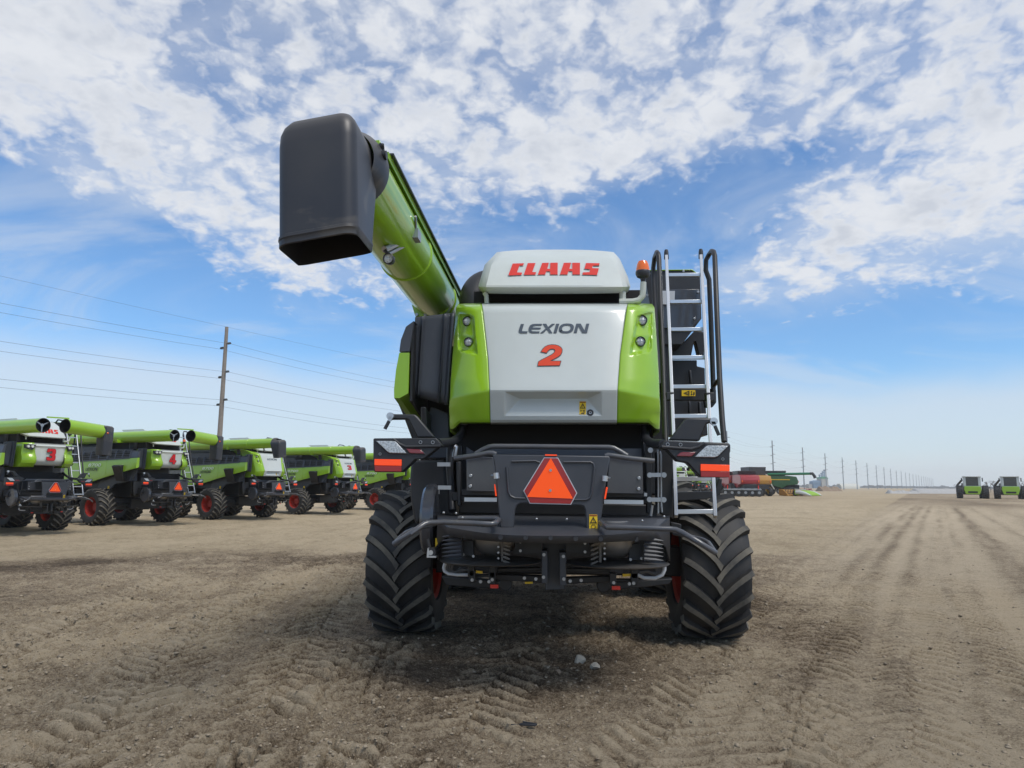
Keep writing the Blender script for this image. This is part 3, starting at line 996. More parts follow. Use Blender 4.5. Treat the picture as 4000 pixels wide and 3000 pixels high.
for z, f in [(.20, .5), (.19, .8), (.14, 1.0), (-.2, 1.0), (-.75, .95), (-.75, .90), (0, .88)]:
    rows.append([e + dirn * (.12 + x) + Vector((0, y, z)) for x, y in rrect(.20 * f, .23 * f, .07)])
V = mb.grid(rows, True); mb._f(V[0])
LOW.add(mb.build('rubber_spout', 'spout rubber', au3, 45))
mb = MB(); mb.ball(o0 + dirn * 1.46 + Vector((0, -.24, -.05)), .03); LOW.add(mb.build('side_marker', 'amber lens', au3))

# --- right side: radiator housing behind the ladder ----------------------
mb = MB(); mb.mi = 0
mb.plate([Z3(150, 345), Z3(190, 290), Z3(540, 288), Z3(580, 318), Z3(606, 340), Z3(618, 690), Z3(455, 905), Z3(300, 905), Z3(200, 640)], 7.35, 1.6)
mb.mi = 1
mb.plate([Z3(185, 284), Z3(542, 280), Z3(585, 316), Z3(578, 319), Z3(538, 287), Z3(185, 291)], 7.33, 1.6)
mb.mi = 2
mb.plate([Z3(300, 447), Z3(600, 445), Z3(608, 690), Z3(540, 770), Z3(300, 770)], 7.32, .03)
for q_ in ((467, 297), (587, 470), (557, 690), (165, 497)):
    mb.mi = 3; mb.cyl(at(*Z3(*q_), 7.31), (0, -1, 0), .014, .012, 8)
mb.build('radiator_housing', ['black plastic', 'lime paint', 'glossy slate', 'steel'], main, bevel=.012)
mb = MB()
mb.plate([Z3(292, 458), Z3(330, 460), Z3(330, 572), Z3(293, 570)], 7.28, .006); mb.plate([Z3(350, 460), Z3(397, 460), Z3(394, 542), Z3(352, 538)], 7.28, .006)
mb.build('instruction_plate', 'paper white', main)
mb = MB()
mb.plate([Z3(300, 905), Z3(380, 870), Z3(450, 905), Z3(560, 790), Z3(640, 800), Z3(640, 1000), Z3(600, 1000), Z3(570, 880), Z3(555, 880), Z3(530, 1010), Z3(300, 1010)], 7.7, .15)
mb.plate([Z3(290, 1035), Z3(580, 1035), Z3(580, 1085), Z3(645, 1100), Z3(655, 1440), Z3(670, 1660), Z3(290, 1660)], 7.8, .35)
mb.plate([Z3(375, 1270), Z3(690, 1272), Z3(740, 1280), Z3(742, 1385), Z3(712, 1425), Z3(650, 1430), Z3(640, 1370), Z3(378, 1368)], 7.0, .06)
for a, b in (((520, 1120), (530, 1240)), ((515, 1380), (518, 1480)), ((600, 1385), (602, 1480))):
    mb.tube([at(*Z3(*a), 7.72), at(*Z3(*b), 7.72)], .018, 8)
mb.plate([Z3(215, 330), Z3(330, 560), Z3(350, 1000), Z3(360, 1660), Z3(310, 1660), Z3(255, 900)], 7.4, .1)
mb.build('side_frame', 'black metal', main, bevel=.008)
lab = warn_label(main, [Z3(453, 1285), Z3(453, 1334), Z3(566, 1334), Z3(566, 1285)], 6.99, brown=False, lines=1)

# --- ladder --------------------------------------------------------------
LADY = lambda y: pw([(975, 6.95), (2020, 6.25)], y)


def lad(px, py): return at(px, py, LADY(py))


mb = MB()
sec = [(-.014, -.028), (.014, -.028), (.014, .028), (-.014, .028)]
mb.tube([lad(*Z3(325, 175)), lad(*Z3(385, 1659)), lad(2634, 1794), lad(2641, 2018)], 0, sect=sec)
mb.tube([lad(*Z3(613, 172)), lad(*Z3(690, 1659)), lad(2786, 1860), lad(2794, 2020)], 0, sect=sec)
ladder = mb.build('ladder', 'aluminium', main, bevel=.003)
for y, x0, x1 in ((1075, 2611, 2735), (1179.5, 2616, 2742), (1287.6, 2620, 2747), (1397, 2624, 2754), (1511, 2627, 2762), (1626, 2631, 2768), (1748, 2634, 2778), (1871, 2637, 2787), (1999, 2641, 2793)):
    mb = MB(); mb.bar(lad(x0, y), lad(x1, y - 1), .035, .034)
    mb.build('rung', 'aluminium', ladder, bevel=.003)
mb = MB()
for q_ in (Z3(325, 155), Z3(612, 150)):
    p_ = lad(*q_); mb.tube([p_ - Vector((0, 0, .05)), p_ + Vector((0, 0, .02)), p_ + Vector((0, 0, .045))], [.024, .022, .016], 10)
mb.build('rail_cap', 'black plastic', ladder)
mb = MB()
for x, y in ((352, 1338), (682, 1342)): mb.box(lad(*Z3(x, y)), (.07, .08, .07))
mb.build('ladder_clamp', 'black plastic', ladder, bevel=.006)
HY = lambda y: pw([(975, 6.85), (1760, 6.45)], y)
mb = MB()
mb.tube([at(x, y, HY(y)) for x, y in ((2601, 1745), (2597, 1640), (2590, 1420), (2580, 1200), (2574, 1010), (2571, 992))] + [at(2566, 985, 6.95), at(2557, 1006, 7.15), at(2552, 1045, 7.25), at(2553, 1090, 7.25), at(2563, 1300, 7.15), at(2575, 1500, 7.0)], .024, 10)
mb.build('handrail', 'black metal', main, 60)
mb = MB()
mb.tube([at(x, y, HY(y)) for x, y in ((2829, 1725), (2821, 1640), (2811, 1480), (2801, 1240), (2792, 1000))] + [at(2788, 984, 6.88), at(2780, 981, 6.92)] + [at(x, y, 7.0) for x, y in ((2770, 994), (2758, 1016), (2757, 1056), (2770, 1092), (2777, 1249), (2786, 1503), (2787, 1570))], .024, 10)
mb.tube([at(2811, 1478, HY(1478)), at(2790, 1506, 6.9)], .018, 8)
mb.build('handrail', 'black metal', main, 60)

# --- tail: chopper housing, emblem panel, spreader -----------------------
mb = MB()
mb.plate([(1785, 1655), (2552, 1660), (2545, 2010), (1800, 2010)], 6.55, .3)
mb.build('straw_chute', 'dark void', main)
for pts in ([(1822, 1781), (1926, 1786), (1945, 1921), (1822, 1918)], [(2382, 1778), (2480, 1785), (2509, 1800), (2513, 1929), (2369, 1927)]):
    mb = MB(); mb.mi = 0; mb.plate(pts, 5.95, .04)
    mb.mi = 1
    for q_ in ([Z4(1040, 613), Z4(1037, 710)] if pts[0][0] < 2000 else [Z5(937, 634), Z5(934, 733)]): mb.cyl(at(*q_, 5.95), (0, -1, 0), .014, .014, 12)
    mb.build('rear_flap', ['glossy slate', 'steel'], main, bevel=.006)
mb = MB()
mb.plate([Z4(1000, 345), Z4(1105, 420), Z4(1240, 350), Z5(700, 360), Z5(960, 360), Z5(960, 470), Z5(660, 430), Z4(1240, 410), Z4(1000, 440)], 6.3, .05)
mb.build('rear_flap', 'panel slate', main)
mb = MB()
mb.bar(at(*Z4(960, 768), 6.1), at(*Z5(1000, 790), 6.1), .06, .05); mb.bar(at(*Z4(870, 805), 6.15), at(*Z5(1005, 830), 6.15), .06, .07)
mb.plate([Z4(930, 850), Z5(1010, 880), Z5(1020, 985), Z4(930, 960)], 6.35, .05)
mb.build('cross_beam', 'black metal', main, bevel=.008)
mb = MB()
mb.bar(at(*Z4(982, 832), 6.0), at(*Z4(1282, 834), 6.0), .02, .03); mb.bar(at(*Z5(615, 852), 6.0), at(*Z5(978, 857), 6.0), .02, .03)
mb.build('trim_strip', 'aluminium', main)

TG = 5.62
mb = MB()
right = [Z5(395, 886), Z5(425, 895), Z5(441, 925), Z5(450, 1110), Z5(575, 1122), Z5(602, 900), Z5(640, 620), Z5(672, 440), Z5(655, 430)]
left = [Z4(1240, 414), Z4(1255, 480), Z4(1272, 620), Z4(1285, 800), Z4(1312, 1092), Z4(1438, 1100), Z4(1450, 930), Z4(1465, 890), Z4(1500, 866)]
mb.plate(left + [Z4(1640, 866)] + [Z5(270, 884)] + right, TG, .045)
emb_panel = mb.build('tail_panel', 'slate plastic', main, bevel=.008)
mb = MB()
for P in ([Z4(1372, 530), Z4(1390, 760), Z4(1410, 800), Z4(1450, 818), Z4(1545, 822)], [Z5(340, 835), Z5(450, 835), Z5(485, 815), Z5(500, 770), Z5(525, 540), Z5(515, 500), Z5(490, 485), Z5(240, 485)], [Z4(1420, 480), Z4(1640, 475), Z4(1680, 490)]):
    mb.tube([at(*q_, TG - .004) for q_ in P], .009, 6)
mb.build('pressed_rib', 'slate plastic', emb_panel, 60)
# slow vehicle emblem
EM = [Z4(1722, 447), Z4(1834, 452), (2177.5, 1786), Z5(187, 448), Z5(362, 775), Z5(305, 874), Z4(1590, 868), Z4(1533, 752)]
emo = [Z4(1720, 444), Z5(188, 446), Z5(364, 772), Z5(308, 877), Z4(1588, 868), Z4(1530, 752)]
mb = MB(); mb.mi = 0; mb.plate(offset_poly(emo, 1.2), TG - .012, .01)
mb.mi = 1; mb.plate(offset_poly(emo, -2.2), TG - .016, .01)
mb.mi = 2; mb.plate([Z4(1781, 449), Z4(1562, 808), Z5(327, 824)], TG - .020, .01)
mb.mi = 3
for q_ in (Z5(120, 562), Z5(117, 748)): mb.cyl(at(*q_, TG - .02), (0, -1, 0), .010, .006, 10)
mb.build('slow_vehicle_emblem', ['paper white', 'reflector red', 'emblem orange', 'steel'], emb_panel, weld=False)
warn_label(emb_panel, [Z5(478, 970), Z5(552, 971), Z5(556, 1119), Z5(477, 1117)], TG - .002, lines=2)
for P in ([Z4(1728, 414), Z4(1838, 416), Z4(1838, 428), Z4(1728, 426)], [Z4(1256, 690), Z4(1266, 692), Z4(1280, 800), Z4(1268, 800)], [Z5(635, 716), Z5(650, 720), Z5(630, 828), Z5(616, 826)]):
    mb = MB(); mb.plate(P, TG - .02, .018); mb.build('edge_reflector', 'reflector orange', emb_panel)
mb = MB()
for a, b, c in ((Z4(1276, 585), Z4(1280, 638), Z4(1235, 612)), (Z5(625, 612), Z5(622, 662), Z5(665, 634))):
    mb.tube([at(*a, TG - .03), at(*b, TG - .03)], .02, 10); mb.tube([at(*lerp(Vector(a), Vector(b), .5), TG - .02), at(*c, TG + .1)], .009, 8)
mb.build('latch', 'aluminium', emb_panel)
# tubes round the tail panel
mb = MB()
mb.tube([at(*q_, 5.75) for q_ in (Z4(1085, 412), Z4(1150, 372), Z4(1210, 346), Z4(1250, 340), Z4(1600, 342), Z4(1896, 346))] + [at(*q_, 5.75) for q_ in (Z5(660, 349), Z5(705, 356), Z5(760, 385), Z5(828, 428))], .019, 10)
mb.build('guard_tube', 'pipe grey', main, 60)
for P in ([Z4(885, 452), Z4(960, 442), Z4(1090, 425), Z4(1200, 402), Z4(1245, 403), Z4(1275, 415)], [Z5(625, 432), Z5(655, 422), Z5(700, 428), Z5(860, 452), Z5(1080, 476)]):
    mb = MB(); mb.tube([at(*q_, 5.70) for q_ in P], .019, 10); mb.build('panel_arm', 'pipe grey', main, 60)

# spreader deck: sloping cover with a rounded front lip
DB = [Z6(440, 82), Z6(760, 82), Z6(1070, 86), Z6(1400, 88), Z6(1735, 92)]
DM = [Z6(440, 108), Z6(760, 108), Z6(1070, 113), Z6(1400, 116), Z6(1735, 110)]
DF = [Z6(490, 155), Z6(760, 194), Z6(1070, 204), Z6(1400, 198), Z6(1662, 172)]
DL = [Z6(490, 205), Z6(760, 236), Z6(1070, 246), Z6(1400, 240), Z6(1665, 222)]


def curve5(P, t):
    s = t * 4; i = min(3, int(s)); f = s - i
    g = lambda k: Vector(P[max(0, min(4, k))])
    p0, p1, p2, p3 = g(i - 1), g(i), g(i + 1), g(i + 2)
    return 0.5 * ((2 * p1) + (p2 - p0) * f + (2 * p0 - 5 * p1 + 4 * p2 - p3) * f * f + (3 * p1 - p0 - 3 * p2 + p3) * f ** 3)


mb = MB(); rows = []
for P, Y in ((DB, 6.25), (DM, 5.85), (DF, 5.42), (DL, 5.44)):
    rows.append([at(*curve5(P, t / 40), Y + (.35 * abs(t / 20 - 1) ** 3 if Y < 5.5 else 0)) for t in range(41)])
mb.grid(rows)
# side cheeks
def dk(P, i, Y): return at(*P[i], Y)
cheekL = [rows[0][0], rows[1][0], rows[2][0], rows[3][0]]
mb.poly([rows[1][0], rows[2][0], rows[3][0], at(*Z6(435, 272), 5.95)])
mb.poly([rows[0][0], rows[1][0], at(*Z6(435, 272), 5.95), at(*Z6(440, 340), 6.3)])
mb.poly([rows[1][40], rows[2][40], rows[3][40], at(*Z6(1715, 270), 5.85), at(*Z6(1738, 340), 5.95)])
mb.poly([rows[0][40], rows[1][40], at(*Z6(1738, 340), 5.95), at(*Z6(1738, 345), 6.3)])
deck = mb.build('spreader_cover', 'slate plastic', main, 22)
solid(deck, .012)
mb = MB()
for q_ in (ZB(283, 35), ZB(597, 44), ZB(823, 46), ZB(1050, 48), ZB(1278, 55), ZB(1506, 58), ZB(1828, 60)):
    t_ = abs(q_[0] - 2160) / 415
    mb.cyl(at(*q_, 5.42 + .35 * t_ ** 3), (0, -1, 0), .016, .012, 12)
mb.build('rubber_plug', 'black plastic', deck)
mb = MB()
for q_ in (Z4(790, 955), Z4(905, 960), Z4(965, 1000), Z4(1650, 1012), Z4(1170, 1150), Z4(1290, 1155), Z5(235, 1163), Z5(466, 1168), Z5(715, 1172), Z5(968, 1028), Z5(1170, 990), Z5(270, 1014)):
    p_ = at(*q_, 5.6); mb.ball(p_, .009, 8)
mb.build('bolt', 'steel', deck)
# lower guard tubes
mb = MB()
mb.tube([at(*q_, Y) for q_, Y in ((Z6(560, 106), 5.7), (Z6(770, 107), 5.6), (Z6(782, 116), 5.5), (Z6(765, 132), 5.42), (Z6(740, 139), 5.4), (Z6(640, 134), 5.4), (Z6(480, 128), 5.42), (Z6(400, 130), 5.42), (Z6(370, 137), 5.4), (Z6(290, 192), 5.3), (Z6(198, 250), 5.2))], .0185, 12)
mb.tube([at(*q_, Y) for q_, Y in ((Z6(198, 250), 5.2), (Z6(240, 205), 5.35), (Z6(262, 188), 5.5), (Z6(300, 170), 5.6), (Z6(430, 140), 5.9))], .014, 8)
mb.build('guard_tube', 'pipe grey', main, 60)
mb = MB()
mb.tube([at(*q_, Y) for q_, Y in ((Z6(1350, 128), 5.6), (Z6(1368, 145), 5.5), (Z6(1390, 156), 5.42), (Z6(1500, 158), 5.4), (Z6(1735, 166), 5.42), (Z6(1770, 170), 5.42), (Z6(1805, 186), 5.4), (Z6(1890, 236), 5.3), (Z6(1992, 300), 5.2))], .0185, 12)
mb.tube([at(*q_, Y) for q_, Y in ((Z6(1992, 300), 5.2), (Z6(1950, 240), 5.4), (Z6(1925, 228), 5.5), (Z6(1880, 215), 5.6), (Z6(1760, 190), 5.9))], .014, 8)
mb.build('guard_tube', 'pipe grey', main, 60)

# spreader discs with rotors and knives
zd = at(1918, 2190, 5.95).z
for sx, c in ((-1, at(1918, 2186, 5.95)), (1, at(2409, 2195, 5.95))):
    rd_ = 196 / FPX * c.y
    mb = MB(); mb.lathe([(0, .012), (rd_ - .012, .0), (rd_, -.004), (rd_ - .012, -.012), (0, 0)], c, (0, 0, 1), 56)
    d = mb.build('spreader_disc', 'disc steel', main, 40)
    mb = MB(); mb.lathe([(.05, .035), (.10, .045), (.14, .075), (.165, .12), (.175, .17), (.175, .30)], c + Vector((-.03 * sx, 0, 0)), (0, 0, 1), 40)
    mb.build('rotor_drum', 'rotor steel', d, 40)
    mb = MB()
    for k in range(6):
        zz = .03 + .034 * k
        a0 = at(*(ZB(240, 205 - 36 * k) if sx < 0 else ZB(1900, 240 - 36 * k)), 5.75)
        b0 = at(*(ZB(60, 218 - 36 * k) if sx < 0 else ZB(2075, 255 - 36 * k)), 5.75)
        mb.tube([a0, a0.lerp(b0, .6), b0], [.015, .012, .002], 6)
    mb.build('knife', 'slate plastic', d)
    mb = MB()
    mb.plate([ZB(225, 70), ZB(245, 70), ZB(250, 215), ZB(228, 215)] if sx < 0 else [ZB(1890, 100), ZB(1912, 100), ZB(1908, 245), ZB(1890, 245)], 5.75, .03)
    mb.plate([ZB(255, 75), ZB(345, 80), ZB(350, 215), ZB(255, 200)] if sx < 0 else [ZB(1765, 110), ZB(1875, 100), ZB(1880, 245), ZB(1765, 250)], 5.85, .05)
    mb.build('knife_rack', 'black metal', d)
    mb = MB()
    for k in range(6):
        if sx < 0: P = [ZB(612, 262 - 38 * k), ZB(628, 250 - 38 * k), ZB(682, 275 - 38 * k), ZB(676, 287 - 38 * k), ZB(640, 280 - 38 * k)]
        else: P = [ZB(1488, 265 - 41 * k), ZB(1478, 255 - 41 * k), ZB(1418, 278 - 41 * k), ZB(1412, 293 - 41 * k), ZB(1440, 290 - 41 * k)]
        mb.plate(P, 5.72, .012)
    mb.plate([ZB(600, 70), ZB(618, 70), ZB(618, 268), ZB(600, 262)] if sx < 0 else [ZB(1490, 84), ZB(1512, 84), ZB(1512, 275), ZB(1492, 270)], 5.73, .03)
    mb.build('knife_comb', 'blade steel', d)
    mb = MB()
    for k in range(4): mb.cyl(at(*(ZB(575, 78 + 52 * k) if sx < 0 else ZB(1540, 95 + 48 * k)), 5.72), (0, -1, 0), .008, .01, 8)
    for q_ in ((ZB(775, 86), ZB(775, 166), ZB(255, 200), ZB(348, 215)) if sx < 0 else (ZB(1362, 98), ZB(1362, 176), ZB(1775, 245), ZB(1875, 235))): mb.cyl(at(*q_, 5.8), (0, -1, 0), .010, .01, 8)
    mb.build('bolt', 'steel', d)
mb = MB()
mb.plate([ZB(725, 70), ZB(970, 72), ZB(970, 185), ZB(725, 190)], 5.85, .04); mb.plate([ZB(1190, 80), ZB(1395, 90), ZB(1395, 185), ZB(1190, 180)], 5.85, .04)
mb.box2((-.80, 5.85, zd - .02), (.80, 5.92, zd + .40))
mb.build('spreader_back', 'black metal', main)
# drawbar posts and lower frame
mb = MB()
mb.plate([ZB(970, 165), ZB(1022, 165), ZB(1025, 465), ZB(966, 465)], 5.85, .25); mb.plate([ZB(1130, 180), ZB(1190, 180), ZB(1195, 485), ZB(1130, 485)], 5.85, .25)
mb.plate([ZB(985, 72), ZB(1182, 72), ZB(1180, 520), ZB(1000, 525)], 6.05, .1)
mb.build('drawbar_post', 'slate plastic', main, bevel=.006)
mb = MB()
mb.plate([ZB(560, 325), ZB(960, 318), ZB(960, 350), ZB(560, 355)], 6.1, .08); mb.plate([ZB(1190, 325), ZB(1600, 330), ZB(1600, 365), ZB(1190, 360)], 6.1, .08)
mb.plate([ZB(540, 380), ZB(970, 395), ZB(970, 460), ZB(540, 430)], 6.15, .08); mb.plate([ZB(1190, 410), ZB(1620, 395), ZB(1620, 450), ZB(1190, 470)], 6.15, .08)
mb.plate([ZB(60, 400), ZB(540, 440), ZB(600, 440), ZB(600, 510), ZB(330, 500), ZB(100, 480)], 6.5, .1); mb.plate([ZB(1560, 455), ZB(1700, 450), ZB(2160, 420), ZB(2130, 470), ZB(1900, 500), ZB(1560, 520)], 6.5, .1)
for q_ in (ZB(330, 340), ZB(340, 395), ZB(525, 350), ZB(520, 410), ZB(1615, 420), ZB(1808, 360), ZB(1808, 420)): mb.box(at(*q_, 6.0), (.05, .06, .09))
for q_ in (ZB(640, 470), ZB(1530, 485)): mb.cyl(at(*q_, 6.2), (0, 1, 0), .05, .1, 20)
mb.plate([ZB(320, 390), ZB(560, 375), ZB(560, 400), ZB(320, 415)], 6.05, .05); mb.plate([ZB(1590, 420), ZB(1830, 425), ZB(1830, 450), ZB(1590, 445)], 6.05, .05)
mb.build('lower_frame', 'black metal', main, bevel=.006)
mb = MB()
for q_ in (ZB(812, 413), ZB(916, 421), ZB(985, 405), ZB(1170, 422), ZB(1227, 440), ZB(1327, 434), ZB(989, 201), ZB(1166, 216), ZB(414, 446), ZB(1765, 465), ZB(338, 430), ZB(490, 446), ZB(520, 428), ZB(1622, 455), ZB(1803, 460)):
    mb.cyl(at(*q_, 5.84 if abs(q_[0] - 2160) < 70 else 5.98), (0, -1, 0), .012, .014, 10)
mb.build('bolt', 'steel', main)
for P in ([ZB(500, 475), ZB(573, 475), ZB(573, 508), ZB(502, 508)], [ZB(1607, 488), ZB(1683, 488), ZB(1685, 522), ZB(1608, 522)]):
    mb = MB(); mb.plate(P, 5.98, .03); mb.build('rear_reflector', 'reflector bright red', main)
mb = MB()
mb.tube([at(*q_, 6.0) for q_ in (ZB(90, 280), ZB(78, 320), ZB(85, 350), ZB(120, 375), ZB(200, 385), ZB(320, 385))], .013, 8)
mb.tube([at(*q_, 6.0) for q_ in (ZB(2085, 290), ZB(2085, 340), ZB(2065, 385), ZB(2000, 415), ZB(1900, 412), ZB(1840, 385))], .014, 8)
mb.build('hydraulic_hose', 'paper white', main, 60)
mb = MB()
for a in range(3):
    mb.tube([at(*q_, 6.05) for q_ in (ZB(110 + 25 * a, 285), ZB(105 + 20 * a, 340), ZB(150 + 20 * a, 365), ZB(230, 350 - 10 * a), ZB(300, 340))], .012, 8)
    mb.tube([at(*q_, 6.05) for q_ in (ZB(2060 - 25 * a, 300), ZB(2060 - 20 * a, 350), ZB(2000, 385 - 8 * a), ZB(1930, 350), ZB(1850, 370 - 6 * a))], .012, 8)
mb.build('hydraulic_hose', 'pipe grey', main, 60)
mb = MB()
mb.plate([ZB(360, 345), ZB(430, 352), ZB(430, 375), ZB(360, 368)], 5.99, .02); mb.plate([ZB(1705, 378), ZB(1778, 375), ZB(1778, 398), ZB(1705, 402)], 5.99, .02); mb.plate([ZB(815, 450), ZB(886, 448), ZB(886, 466), ZB(815, 468)], 6.1, .02)
mb.build('data_plate', 'label yellow', main, label=None)

# --- left side shields ----------------------------------------------------
mb = MB()
mb.plate([(1606, 1797), (1737, 1795), (1746, 1908), (1684, 1908), (1636, 2050), (1618, 2040), (1603, 1945), (1601, 1855)], 6.45, .06)
mb.build('side_shield', 'black plastic', main, bevel=.02)
mb = MB()
mb.plate([Z4(680, 735), Z4(850, 735), Z4(880, 1000), Z4(720, 1000), Z4(600, 1000), Z4(560, 940), Z4(620, 810)], 6.25, .1)
mb.tube([at(*Z4(850, 360), 6.2), at(*Z4(845, 560), 6.2), at(*Z4(860, 760), 6.2), at(*Z4(870, 940), 6.1)], .03, 10)
mb.plate([Z4(905, 480), Z4(945, 480), Z4(950, 890), Z4(915, 890)], 6.1, .06)
mb.plate([Z4(820, 300), Z4(960, 330), Z4(960, 470), Z4(820, 470)], 6.3, .06)
mb.build('drive_bracket', 'black metal', main, bevel=.006)
mb = MB()
p0, p1 = at(*Z4(665, 950), 5.95), at(*Z4(665, 1130), 5.95)
wdr = abs(at(*Z4(722, 1000), 5.95).x - at(*Z4(598, 1000), 5.95).x)
mb.lathe([(0, -wdr / 2), (.255, -wdr / 2), (.275, -wdr / 2 + .02), (.275, wdr / 2 - .02), (.255, wdr / 2), (0, wdr / 2)], at(*Z4(660, 1020), 6.10) + Vector((0, .1, 0)), (1, 0, 0), 40)
mb.build('drive_drum', 'glossy slate', main, 30)
mb = MB()
mb.mi = 0; mb.plate([Z4(680, 738), Z4(748, 740), Z4(748, 780), Z4(680, 778)], 6.2, .01)
mb.mi = 1; mb.cyl(at(*Z4(722, 768), 6.2), (0, -1, 0), .02, .03, 12)
mb.build('isolator_switch', ['paper white', 'dark void'], main)
mb = MB()
mb.mi = 0; mb.plate([Z4(640, 1282), Z4(650, 1282), Z4(650, 1355), Z4(720, 1357), Z4(718, 1372), Z4(632, 1370)], 5.8, .06)
mb.mi = 1; mb.cyl(at(*Z4(672, 1325), 5.82), (.1, 1, 0), .035, .12, 16); mb.mi = 0; mb.cyl(at(*Z4(668, 1325), 5.81), (0, 1, 0), .018, .04, 12)
mb.mi = 1; mb.tube([at(*Z4(640, 1200), 5.85), at(*Z4(655, 1260), 5.85), at(*Z4(660, 1300), 5.85)], .012, 6)
mb.build('hydraulic_motor', ['aluminium', 'black plastic'], main)
mb = MB(); mb.plate([Z4(712, 1190), Z4(730, 1195), Z4(735, 1240), Z4(712, 1275)], 5.92, .01); mb.build('warning_label', 'label yellow', main)
# right hand post with silver hoses
mb = MB()
mb.plate([Z5(1130, 380), Z5(1250, 330), Z5(1255, 1010), Z5(1135, 960)], 6.35, .3)
mb.plate([Z5(975, 300), Z5(1060, 350), Z5(1060, 960), Z5(1010, 960), Z5(1000, 480)], 6.15, .06)
mb.plate([Z5(1230, 1040), Z5(1330, 1060), Z5(1330, 1150), Z5(1240, 1150)], 6.5, .1)
mb.plate([Z5(1260, 765), Z5(1640, 755), Z5(1680, 640), Z5(1710, 640), Z5(1690, 790), Z5(1560, 830), Z5(1270, 850)], 6.9, .12)
mb.build('drive_bracket', 'black metal', main, bevel=.006)
mb = MB()
mb.tube([at(*q_, 6.05) for q_ in (Z5(1108, 370), Z5(1116, 420), Z5(1116, 960))], .008, 6); mb.tube([at(*q_, 6.05) for q_ in (Z5(1130, 385), Z5(1142, 420), Z5(1142, 850), Z5(1150, 950))], .008, 6)
mb.bar(at(*Z5(1048, 605), 6.03), at(*Z5(1140, 605), 6.03), .02, .03); mb.bar(at(*Z5(1048, 833), 6.03), at(*Z5(1140, 833), 6.03), .02, .03)
for q_ in (Z5(1036, 606), Z5(1168, 605), Z5(1034, 832), Z5(1166, 834), Z5(1043, 376)): mb.cyl(at(*q_, 6.03), (0, -1, 0), .02, .012, 12)
mb.tube([at(*Z5(1062, 885), 6.0), at(*Z5(1048, 985), 6.0)], .010, 6); mb.bar(at(*Z5(985, 785), 6.0), at(*Z5(1012, 787), 6.0), .02, .025)
for q_ in (Z4(853, 508), Z4(860, 722)): mb.bar(at(*q_, 6.0) - Vector((.1, 0, 0)), at(*q_, 6.0), .03, .03)
mb.tube([at(*q_, 6.1) for q_ in (Z4(890, 340), Z4(905, 350), Z4(895, 400), Z4(890, 440))], .02, 8)
mb.build('hose_clip', 'steel', main)

